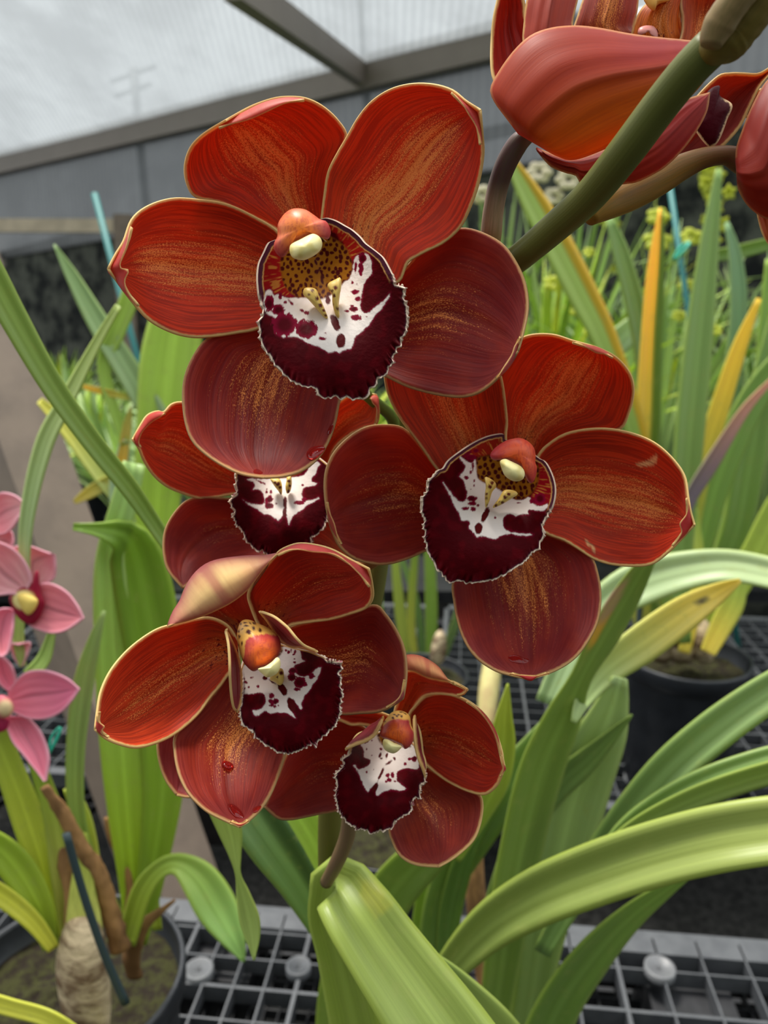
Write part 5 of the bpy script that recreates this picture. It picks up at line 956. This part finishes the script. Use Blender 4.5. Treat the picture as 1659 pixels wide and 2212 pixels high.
# ---- small black pot under the spike, and a plant in the middle distance
c4 = WZ(830, 1800, BENCH + .10); c4[2] = BENCH
P4 = thing('black_pot', c4, 'empty looking black pot in the shade below the smallest red bloom', 'plant pot')
pot(P4, c4, .055, .10, seed=4)
c5_ = WZ(905, 1455, BENCH + .12); c5_[2] = BENCH
P5 = thing('potted_orchid', c5_, 'thin leaved orchid with a pale bulb in the gap between the red blooms', 'potted plant', 'potted orchids on the benches')
pot(P5, c5_, .070, .12, seed=5)
for i, (pts, a, b) in enumerate([
    ([(880, 1440, 16), (868, 1350, 24), (858, 1260, 20), (850, 1180, 14), (830, 1080, 8)], srgb(140, 160, 50), srgb(150, 180, 60)),
    ([(930, 1440, 18), (932, 1340, 26), (930, 1240, 24), (922, 1120, 18), (900, 1000, 8)], srgb(110, 150, 40), srgb(130, 170, 60)),
    ([(900, 1440, 14), (888, 1340, 18), (895, 1220, 16), (905, 1100, 10)], srgb(170, 180, 60), srgb(120, 160, 50)),
    ([(915, 1440, 12), (905, 1330, 16), (880, 1240, 14), (840, 1150, 8)], srgb(90, 130, 60), srgb(110, 150, 70)),
    ([(830, 1420, 14), (818, 1300, 18), (822, 1220, 18), (840, 1120, 10)], srgb(120, 160, 40), srgb(140, 180, 60)),
    ([(950, 1440, 14), (990, 1330, 20), (1010, 1260, 16), (1040, 1160, 8)], srgb(90, 120, 60), srgb(110, 150, 70))]):
    strap(P5, [(p[0], p[1], p[2], 1.22 + .02 * i) for p in pts], pig=a, pig2=b)
puffy('pseudobulb', P5, T0, [(930, 1400), (940, 1370), (955, 1360), (965, 1385), (962, 1420), (945, 1440), (930, 1430)], 1.15, 12, 12, M_BULB, srgb(220, 200, 150), n=24, nr=6)
tube('old_cane', P5, T0, [(1050, 1570, 18, .9), (1055, 1500, 22, .92), (1062, 1440, 20, .94), (1060, 1380, 10, .96)], simple('pale_cane', (.55, .50, .20), .6, .3, 30, .6, (.3, .16, .08)), nu=20)

# ================================================================== BENCHES
YAW = math.radians(-6.0); bx, by = np.array([math.cos(YAW), math.sin(YAW), 0]), np.array([-math.sin(YAW), math.cos(YAW), 0])
class MB:
    def __init__(s): s.v = []; s.f = []
    def box(s, o, a, b, c):
        """o corner, a/b/c edge vectors"""
        k = len(s.v)
        for t in ((0, 0, 0), (1, 0, 0), (1, 1, 0), (0, 1, 0), (0, 0, 1), (1, 0, 1), (1, 1, 1), (0, 1, 1)): s.v.append(o + a * t[0] + b * t[1] + c * t[2])
        s.f += [tuple(k + i for i in q) for q in ((0, 3, 2, 1), (4, 5, 6, 7), (0, 1, 5, 4), (1, 2, 6, 5), (2, 3, 7, 6), (3, 0, 4, 7))]
    def disc(s, c, r, h, n=24, hole=0):
        k = len(s.v)
        for z, rr in ((0, r), (h, r), (h, r * .8), (h * .7, r * .7), (h * .8, hole or r * .25), (h * .2, (hole or r * .25) * .9)):
            for j in range(n): a = 6.2832 * j / n; s.v.append(c + np.array([rr * math.cos(a), rr * math.sin(a), z]))
        for i in range(5): s.f += [(k + i * n + j, k + i * n + (j + 1) % n, k + (i + 1) * n + (j + 1) % n, k + (i + 1) * n + j) for j in range(n)]
        s.f.append(tuple(k + 5 * n + j for j in range(n)))
    def build(s, name, mat, parent=None, sm=False):
        o = part(name, s.v, s.f, mat, parent, smooth_shade=sm); return o
UPV = np.array([0, 0, 1.0])
def tray(label, org, nx, ny, cx, cy, frame=.03, h=.022, legh=.10, bosses=(), sub=True, light=M_TRAY):
    """org: world corner (near left of the deck's top), along bx and by"""
    T = thing('plastic_pallet', org, label, 'pallet', 'grey plastic pallets used as bench tops')
    Wd, Dp = nx * cx, ny * cy
    m = MB(); t = .0018
    dn = UPV * -h
    m.box(org, bx * Wd, by * frame * .8, dn); m.box(org + by * (Dp - frame), bx * Wd, by * frame, dn * 1.3); m.box(org, bx * frame * .4, by * Dp, dn); m.box(org + bx * (Wd - frame * .4), bx * frame * .4, by * Dp, dn)
    m.build('deck_frame', light, T)
    g = MB()
    for i in range(1, nx): g.box(org + bx * (i * cx - t / 2), bx * t * (1.0 if i % 4 else 2.0), by * (Dp - .01), dn * .8)
    for j in range(1, ny): g.box(org + by * (j * cy - t / 2) - UPV * .001, bx * (Wd - .01), by * t * (1.0 if j % 3 else 1.8), dn * .8)
    g.build('grid_bars', light, T)
    if sub:
        s_ = MB(); z0 = -UPV * .055
        for i in range(0, nx * 2): s_.box(org + z0 + bx * (i * cx / 2 + cx * .2), bx * t, by * Dp, dn * .5)
        for j in range(0, ny * 2): s_.box(org + z0 + by * (j * cy / 2 + cy * .3), bx * Wd, by * t, dn * .5)
        s_.build('lower_grid', M_TRAYD, T)
    for i in range(0, 4):
        for j in range(0, 3): lg = MB(); lg.box(org - UPV * legh + bx * (Wd - .08) * i / 3 + by * (Dp - .08) * j / 2, bx * .08, by * .08, UPV * (legh - h)); lg.build('foot', M_TRAYD, T)
    for (x, r, mt) in bosses:
        b = MB(); b.disc(x - UPV * .004, r, .008); b.build('round_boss', mt, T, True)
    return T
near_d = depth_at_height(1985, BENCH)
def on_bench(px, py, z=BENCH): return WZ(px, py, z)
pR = on_bench(1000, 1978); pB = pR                       # back edge of the near deck
def corner(px, py, Dp, xoff=0): return on_bench(px, py) - by * Dp + bx * xoff
tray('grey plastic grid pallet at the lower right under the strap leaves', corner(960, 1976, .40), 16, 8, .043, .050, bosses=[(on_bench(1425, 2095), .0150, M_BOSS)])
tray('grey plastic grid pallet at the lower left beside the black pot', corner(960, 1988, .42) - bx * .62, 20, 12, .030, .035, bosses=[(on_bench(430, 2098), .0140, M_BOSS), (on_bench(645, 2092), .0125, M_TRAY)])
tray('grey plastic grid pallet further back right, carrying the black pot', corner(900, 1180, 0) * 0 + on_bench(930, 1722), 22, 20, .036, .036, frame=.02, bosses=[(on_bench(1370, 1680), .014, M_BOSS)])
tray('grey plastic grid pallet further back left, behind the leaning post', on_bench(930, 1722) - bx * .86, 24, 20, .035, .036, frame=.02)
# support rails under the pallets
rl = MB()
o0 = on_bench(200, 1850) * 0
for yy in (.55, .95, 1.45, 2.0):
    rl.box(np.array([-2.2, yy, .60]) , bx * 4.4, by * .04, UPV * .05)
r_ = rl.build('bench_rail', M_TRAYD); tag(r_, 'dark rails running crosswise beneath the plastic pallets', 'bench frame')
fl = MB(); fl.box(np.array([-9, -3, -.05]), np.array([18., 0, 0]), np.array([0, 16., 0]), np.array([0, 0, .05])); f_ = fl.build('floor', M_FLOOR); tag(f_, 'dark gravel floor', None, None, 'structure')

# ================================================================== posts, beams, shade cloth
def bar(name, a, b, w, h, mat, lab=None, side=None):
    a = np.array(a); b = np.array(b); t = (b - a) / np.linalg.norm(b - a)
    s = np.cross(t, UPV) if side is None else np.array(side) - t * np.dot(side, t); s /= np.linalg.norm(s); q = np.cross(s, t)
    m = MB(); m.box(a - s * w / 2 - q * h / 2, s * w, q * h, b - a); o = m.build(name, mat)
    tag(o, lab, None, None, 'structure'); return o
bar('trim_1', W(-112, 540, 1.02), W(474, 2190, 1.02), .085, .085, M_POST, 'leaning square brown post at the left', side=np.array([.80, -.6, 0]))
HB = CAMZ + 1.2
def roofp(px, py, z): return WZ(px, py, z)
b1a, b1b = roofp(-80, 375, HB), roofp(1250, 48, HB)
bar('trim_2', b1a, b1b, .10, .15, M_BEAM, 'taupe eave beam crossing the upper left')
j1 = roofp(785, 165, HB)
top2 = W(500, -40, depth_at_height(165, HB) * .62)
bar('trim_3', j1, top2, .06, .10, M_BEAM, 'taupe rafter running up from the eave beam')
d0 = depth_at_height(165, HB)
bar('trim_4', j1, np.array([j1[0], j1[1], 0]), .15, .15, M_POST, 'vertical post under the rafter joint')
bar('trim_5', W(-80, 487, 5.2), W(255, 488, 5.0), .05, .085, M_WOODBEAM, 'sunlit timber rail at the far left')
bar('trim_6', W(268, 470, 5.0), W(285, 900, 5.0), .12, .12, M_POST, 'short brown post behind the left petal')
bar('trim_7', W(-80, 585, 6.4), W(420, 455, 6.0), .1, .12, M_BEAM, 'grey lower rail of the netting wall')
bar('trim_8', W(1000, 300, 5.5), W(1700, 160, 5.0), .06, .08, M_BEAM, 'grey rail behind the upper right flower')
def quad(name, a, b, c, d, mat, lab, n=8):
    V = []; 
    for i in range(n + 1):
        for j in range(n + 1):
            u, v = i / n, j / n; p = (a * (1 - u) + b * u) * (1 - v) + (d * (1 - u) + c * u) * v
            p = p + UPV * .03 * mnoise.noise(Vector(p * 1.3)); V.append(p)
    o = part(name, V, grid_faces(n, n), mat, None); tag(o, lab, None, None, 'structure'); return o
b1a, b1b = np.array(b1a), np.array(b1b)
# roof slope rises from the eave towards us; the wall cloth hangs below the eave
up = np.array([0.25, -1.0, 0]); up /= np.linalg.norm(up)
ra = b1a + (b1a - b1b) * .4; rb = b1b + (b1b - b1a) * .6
quad('ceiling', ra, rb, rb + up * 1.0 + UPV * .29, ra + up * 2.5 + UPV * .89, M_CLOTH, 'bright white shade cloth stretched over the rafters')
quad('wall_back', ra - UPV * .02, rb - UPV * .02, rb - UPV * .40, ra - UPV * .80, M_CLOTHD, 'darker grey shade cloth hanging below the eave beam')
wl = MB(); wa = ra - UPV * .78 + np.array([0, .02, 0]); wb = rb - UPV * .38 + np.array([0, .02, 0])
wl.v = [wa, wb, np.array([wb[0], wb[1], 0]), np.array([wa[0], wa[1], 0])]; wl.v += [v + np.array([0, .04, 0]) for v in wl.v]; wl.f = [(0, 1, 2, 3), (7, 6, 5, 4), (0, 4, 5, 1), (2, 6, 7, 3)]
o = wl.build('wall_far', M_DARK); tag(o, 'dark netting wall behind the plants', None, None, 'structure')
# utility poles outside, dimly visible through the cloth
def pole(px, lab, d, y0, y1, arms):
    t = thing('utility_pole', W(px, 600, d), lab, 'utility pole')
    tube('mast', t, T0, [(px + 42, y1, 9, d), (px, y0, 9, d)], M_STAKE, nu=4, nseg=10)
    for ay, w in arms: tube('cross_arm', t, T0, [(px - w, ay + w * .35, 5, d), (px + w, ay - w * .35, 5, d)], M_STAKE, nu=4, nseg=8)
pole(288, 'utility pole with cross arms seen dimly through the shade cloth, left one', 14, 150, 600, [(160, 50), (195, 40)])
pole(775, 'utility pole seen dimly through the shade cloth near the rafter, right one', 14, -60, 600, [(-40, 60)])

# ================================================================== BACKGROUND PLANTS
def clump(loc, n, hgt, spread, cols, lab, seed, wmul=1.0, droop=.5, flowers=0, potr=.08):
    rs = random.Random(seed); T = thing('background_orchid', loc, lab, 'potted plant', 'orchid plants massed in the background')
    V = []; Fc = []; C_c = []; UVv = []
    for i in range(n):
        az = rs.uniform(0, 6.283); lean = rs.uniform(.1, 1.0) * spread; L = hgt * rs.uniform(.65, 1.1); w = .011 * wmul * rs.uniform(.7, 1.3)
        dirv = np.array([math.cos(az), math.sin(az), 0]); side = np.array([-math.sin(az), math.cos(az), 0]); tw = rs.uniform(-.8, .8)
        col = np.array(rs.choice(cols)) * rs.uniform(1.1, 1.9) + .02; col2 = np.array(rs.choice(cols)); k = len(V); ns = 12; ph = rs.random()
        for s in range(ns + 1):
            u = s / ns; hh = L * (u - droop * lean * u ** 2.6 * .8); out = L * lean * (u ** 1.5) * .75
            p = np.array([loc[0], loc[1], loc[2] + .1]) + dirv * (out + .02) + UPV * hh
            ww = w * (math.sin(math.pi * min(1, .12 + u * .9)) ** .6 if u < .999 else .05); sd = side * math.cos(tw * u) + UPV * math.sin(tw * u) * .6
            for q, kd in ((-1, 0), (0, .3), (1, 0)):
                V.append(p + sd * ww * q - dirv * kd * ww); C_c.append(col * (1 - u) + (col * .6 + col2 * .4) * u); UVv.append((u * 2 + ph, q * .5 + ph))
        Fc += [(k + 3 * s + j, k + 3 * s + j + 1, k + 3 * s + j + 4, k + 3 * s + j + 3) for s in range(ns) for j in range(2)]
    part('foliage', V, Fc, M_LEAF, T, attrs=dict(pig=np.array(C_c), uvv=np.array(UVv)), solid=.0008)
    pot(T, loc, potr, .15, soil=False, n=20)
    for i in range(flowers):
        st = np.array([loc[0] + rs.uniform(-.12, .12), loc[1] + rs.uniform(-.1, .1), loc[2] + .1]); hh = hgt * rs.uniform(.8, 1.15); V = []; Fc = []
        for q in range(5):
            c = st + UPV * (hh + q * .035) + np.array([rs.uniform(-.02, .02), rs.uniform(-.02, .02), 0])
            for a in range(5):
                an = a * 1.2566 + q; d1 = np.array([math.cos(an), -.4, math.sin(an)]) * .020; d2 = np.array([-math.sin(an), 0, math.cos(an)]) * .008; k = len(V)
                V += [c, c + d1 * .5 + d2, c + d1, c + d1 * .5 - d2]; Fc.append((k, k + 1, k + 2, k + 3))
        part('flower_cluster', V, Fc, M_YEL, T, solid=.002)
GY = [srgb(150, 178, 112), srgb(176, 200, 140), srgb(126, 156, 90), srgb(196, 214, 150)]; GG = [srgb(156, 190, 66), srgb(186, 212, 76), srgb(130, 166, 64), srgb(214, 216, 84)]
rs = random.Random(5); k = 0
names = ['grey green', 'fresh green', 'yellowish green', 'dusty green']
def wall_y(x): return ra[1] + (rb[1] - ra[1]) * (x - ra[0]) / (rb[0] - ra[0])
rowsY = (1.95, 2.35, 2.8, 3.4, 4.1)
for row, yy in enumerate(rowsY):
    half = yy * .58; nn = int(round(2 * half / (.30 + .03 * row)))
    for i in range(nn):
        x = -half + 2 * half * (i + .5) / nn + rs.uniform(-.03, .03); y = yy + rs.uniform(-.06, .06)
        px = CX + F * x / yy
        if y > wall_y(x) - .70 or (row < 1 and 480 < px < 960): continue
        left = px < 560
        hg = (.36 + .02 * row) if left else (.86 + .05 * row)
        if 520 < px < 1000: hg = .40
        cols = GY if (k % 3) else GG
        clump(np.array([x, y, .72]), 60, hg * rs.uniform(.85, 1.12), 1.0, cols, '%s orchid foliage in the background mass of pots, %s' % (names[k % 4], 'left side' if left else ('middle' if px < 1000 else 'right side')), 100 + k, wmul=.9 + .12 * row, flowers=2 if (k % 4 == 0 and not left) else 0, potr=.06)
        k += 1
# benches under the background plants
bt = MB()
for yy in rowsY: bt.box(np.array([-yy * .7, yy - .15, .688]), np.array([yy * .7 + min(yy * .7, (ra[1] - yy - .2) * (rb[0] - ra[0]) / (ra[1] - rb[1]) + ra[0]), 0, 0]), np.array([0, .30, 0]), np.array([0, 0, .03]))
o = bt.build('rear_bench', M_TRAYD); tag(o, 'long dark bench shelves under the massed background orchids', 'bench')
# stakes
def stake(px0, py0, px1, py1, d, r, lab):
    o = tube('plant_stake', None, T0, [(px0, py0, r, d), (px1, py1, r, d + .02)], M_TEAL, nu=3, nseg=10); tag(o, lab, 'plant stake', 'teal plant stakes')
stake(204, 418, 494, 1532, 1.3, 7, 'teal plant stake leaning at the upper left beside the left petal')
stake(1446, 395, 1598, 1421, 1.5, 6, 'teal plant stake behind the yellow green buds on the right')
tie = tube('green_tie', None, T0, [(1455, 560, 3, 1.49), (1470, 535, 4, 1.49), (1490, 525, 4, 1.48), (1472, 548, 4, 1.48), (1460, 562, 3, 1.49)], M_TIE, nu=20, nseg=8); tag(tie, 'bright green tie knotted on the right teal stake', 'plant tie')
# yellow green buds / blooms on the right
for i, (x, y, r, lab) in enumerate([(1422, 468, 30, 'topmost of the yellow green orchid blooms on the right'), (1420, 520, 36, 'yellow green bloom just under the topmost one'), (1492, 512, 30, 'yellow green bloom right of the teal stake'), (1482, 616, 22, 'yellow green bud beside the dark leaf'),
                               (1466, 682, 18, 'small yellow green bud near the yellow striped leaf'), (1196, 612, 26, 'yellow green bloom nearest the thick stem'), (1236, 668, 22, 'yellow green bud below the one nearest the stem'), (1546, 714, 18, 'small yellow bud at the far right between dark leaves'), (1272, 545, 16, 'faint yellow green bud beyond the striped leaf')]):
    T = thing('yellow_orchid_bloom', W(x, y, 1.6), lab, 'flower', 'yellow green orchid blooms in the background')
    for q in range(5):
        an = q * 1.2566 + i; rr = r * .55
        cx_, cy_ = x + math.cos(an) * rr * .8, y + math.sin(an) * rr * .7
        ex = [(cx_ + rr * .75 * math.cos(b) * (1 + .2 * math.cos(b - an)), cy_ + rr * .55 * math.sin(b)) for b in np.linspace(0, 6.283, 9)[:-1]]
        puffy('petal', T, T0, ex, 1.6 + .004 * q, 5, 3, M_YEL, srgb(190, 200, 60), n=16, nr=5)
for i, (x, y, r, lab) in enumerate([(1165, 372, 34, 'pale sunlit patch in the distance just right of the curved brown flower stalk'), (1228, 388, 34, 'pale sunlit patch in the distance below the orange glowing sepals'), (1196, 424, 28, 'lowest pale sunlit patch in the distance above the thick stem'), (1040, 420, 30, 'pale sunlit patch in the distance left of the curved brown flower stalk')]):
    T = thing('sunlit_pale_patch', W(x, y, 2.2), lab, 'flower', 'pale sunlit patches in the distance')  # cream puffs stand in for bright sunlit patches
    for q in range(6):
        an = q * 1.047 + i; rr = r * .55
        cx_, cy_ = x + math.cos(an) * rr * .9, y + math.sin(an) * rr * .8
        ex = [(cx_ + rr * .7 * math.cos(b_), cy_ + rr * .5 * math.sin(b_)) for b_ in np.linspace(0, 6.283, 9)[:-1]]
        puffy('petal', T, T0, ex, 2.2 + .004 * q, 6, 4, M_CREAM, srgb(220, 210, 170), n=16, nr=5)
# single traced leaves of the left background plants
P6 = thing('potted_orchid', WZ(330, 1300, BENCH + .1), 'orchid behind the big red bloom with bright wide upright leaves on the left', 'potted plant', 'potted orchids on the benches')
for pts, a, b in [([(330, 1250, 60), (340, 1080, 100), (355, 900, 120), (370, 760, 130), (392, 620, 90)], srgb(150, 190, 50), srgb(160, 200, 70)), ([(420, 1050, 40), (372, 970, 54), (330, 890, 58), (270, 790, 54), (208, 690, 46), (155, 595, 28), (117, 528, 5)], srgb(140, 172, 110), srgb(130, 168, 96)),
                  ([(270, 960, 20), (225, 800, 30), (250, 720, 40), (280, 640, 40), (290, 560, 20)], srgb(140, 180, 60), srgb(150, 186, 70)), ([(250, 1080, 20), (200, 1000, 40), (150, 930, 40), (85, 865, 16)], srgb(170, 190, 90), srgb(200, 206, 70)),
                  ([(160, 1085, 10), (190, 1066, 26), (235, 1040, 30), (290, 1010, 16)], srgb(200, 190, 80), srgb(170, 190, 90)), ([(240, 1060, 14), (262, 1000, 24), (275, 920, 20), (282, 880, 6)], srgb(226, 180, 40), srgb(170, 170, 70)),
                  ([(180, 835, 10), (230, 848, 16), (285, 860, 14)], srgb(220, 190, 50), srgb(180, 190, 70)), ([(300, 1200, 40), (270, 1100, 60), (262, 1030, 50), (270, 950, 20)], srgb(150, 184, 130), srgb(150, 184, 130))]:
    strap(P6, [(p[0], p[1], p[2], .8) for p in pts], pig=a, pig2=b)

# ================================================================== CAMERA, LIGHT
cam = bpy.data.cameras.new('camera'); co = bpy.data.objects.new('camera', cam); COL.objects.link(co)
co.location = tuple(CAM); co.rotation_euler = (math.pi / 2 - PITCH, 0, 0)
cam.sensor_fit = 'VERTICAL'; cam.sensor_height = 36.0; cam.sensor_width = 27.0; cam.lens = F * 36.0 / 2212.0
cam.clip_start = .01; cam.clip_end = 200
cam.dof.use_dof = True; cam.dof.focus_distance = .186; cam.dof.aperture_fstop = cam.lens / 1.6
bpy.context.scene.camera = co
sun = bpy.data.lights.new('sun', 'SUN'); sun.energy = 3.6; sun.angle = math.radians(14); sun.color = (1.0, .95, .87)
so = bpy.data.objects.new('sun', sun); COL.objects.link(so)
sd = Vector((0.22, -0.28, -1.0)); so.rotation_euler = sd.to_track_quat('-Z', 'Y').to_euler(); so.location = (0, 0, 6)
w = bpy.data.worlds.new('overcast_sky'); bpy.context.scene.world = w; w.use_nodes = True
nt = w.node_tree; nt.nodes.clear()
tc = nt.nodes.new('ShaderNodeTexCoord'); sx = nt.nodes.new('ShaderNodeSeparateXYZ'); nt.links.new(tc.outputs['Generated'], sx.inputs[0])
gr = ramp(nt, sx.outputs['Z'], -.2, .8)
cc = mixc(nt, gr, (.42, .46, .48), (.95, .98, 1.0))
cc = mixc(nt, math_(nt, 'MULTIPLY', ramp(nt, math_(nt, 'ADD', sx.outputs['Y'], math_(nt, 'MULTIPLY', sx.outputs['Z'], .6)), .25, -.55), .86), cc, (.06, .075, .06))  # sky darkened behind the camera to cut frontal light
bgd = nt.nodes.new('ShaderNodeBackground'); nt.links.new(cc, bgd.inputs[0]); bgd.inputs[1].default_value = 1.55
wo = nt.nodes.new('ShaderNodeOutputWorld'); nt.links.new(bgd.outputs[0], wo.inputs[0])
sc = bpy.context.scene
sc.view_settings.view_transform = 'Standard'; sc.view_settings.look = 'None'; sc.view_settings.gamma = 1; sc.view_settings.use_curve_mapping = False
sc.view_settings.exposure = 0.36
sc.cycles.use_denoising = True; sc.cycles.max_bounces = 8; sc.cycles.transparent_max_bounces = 12
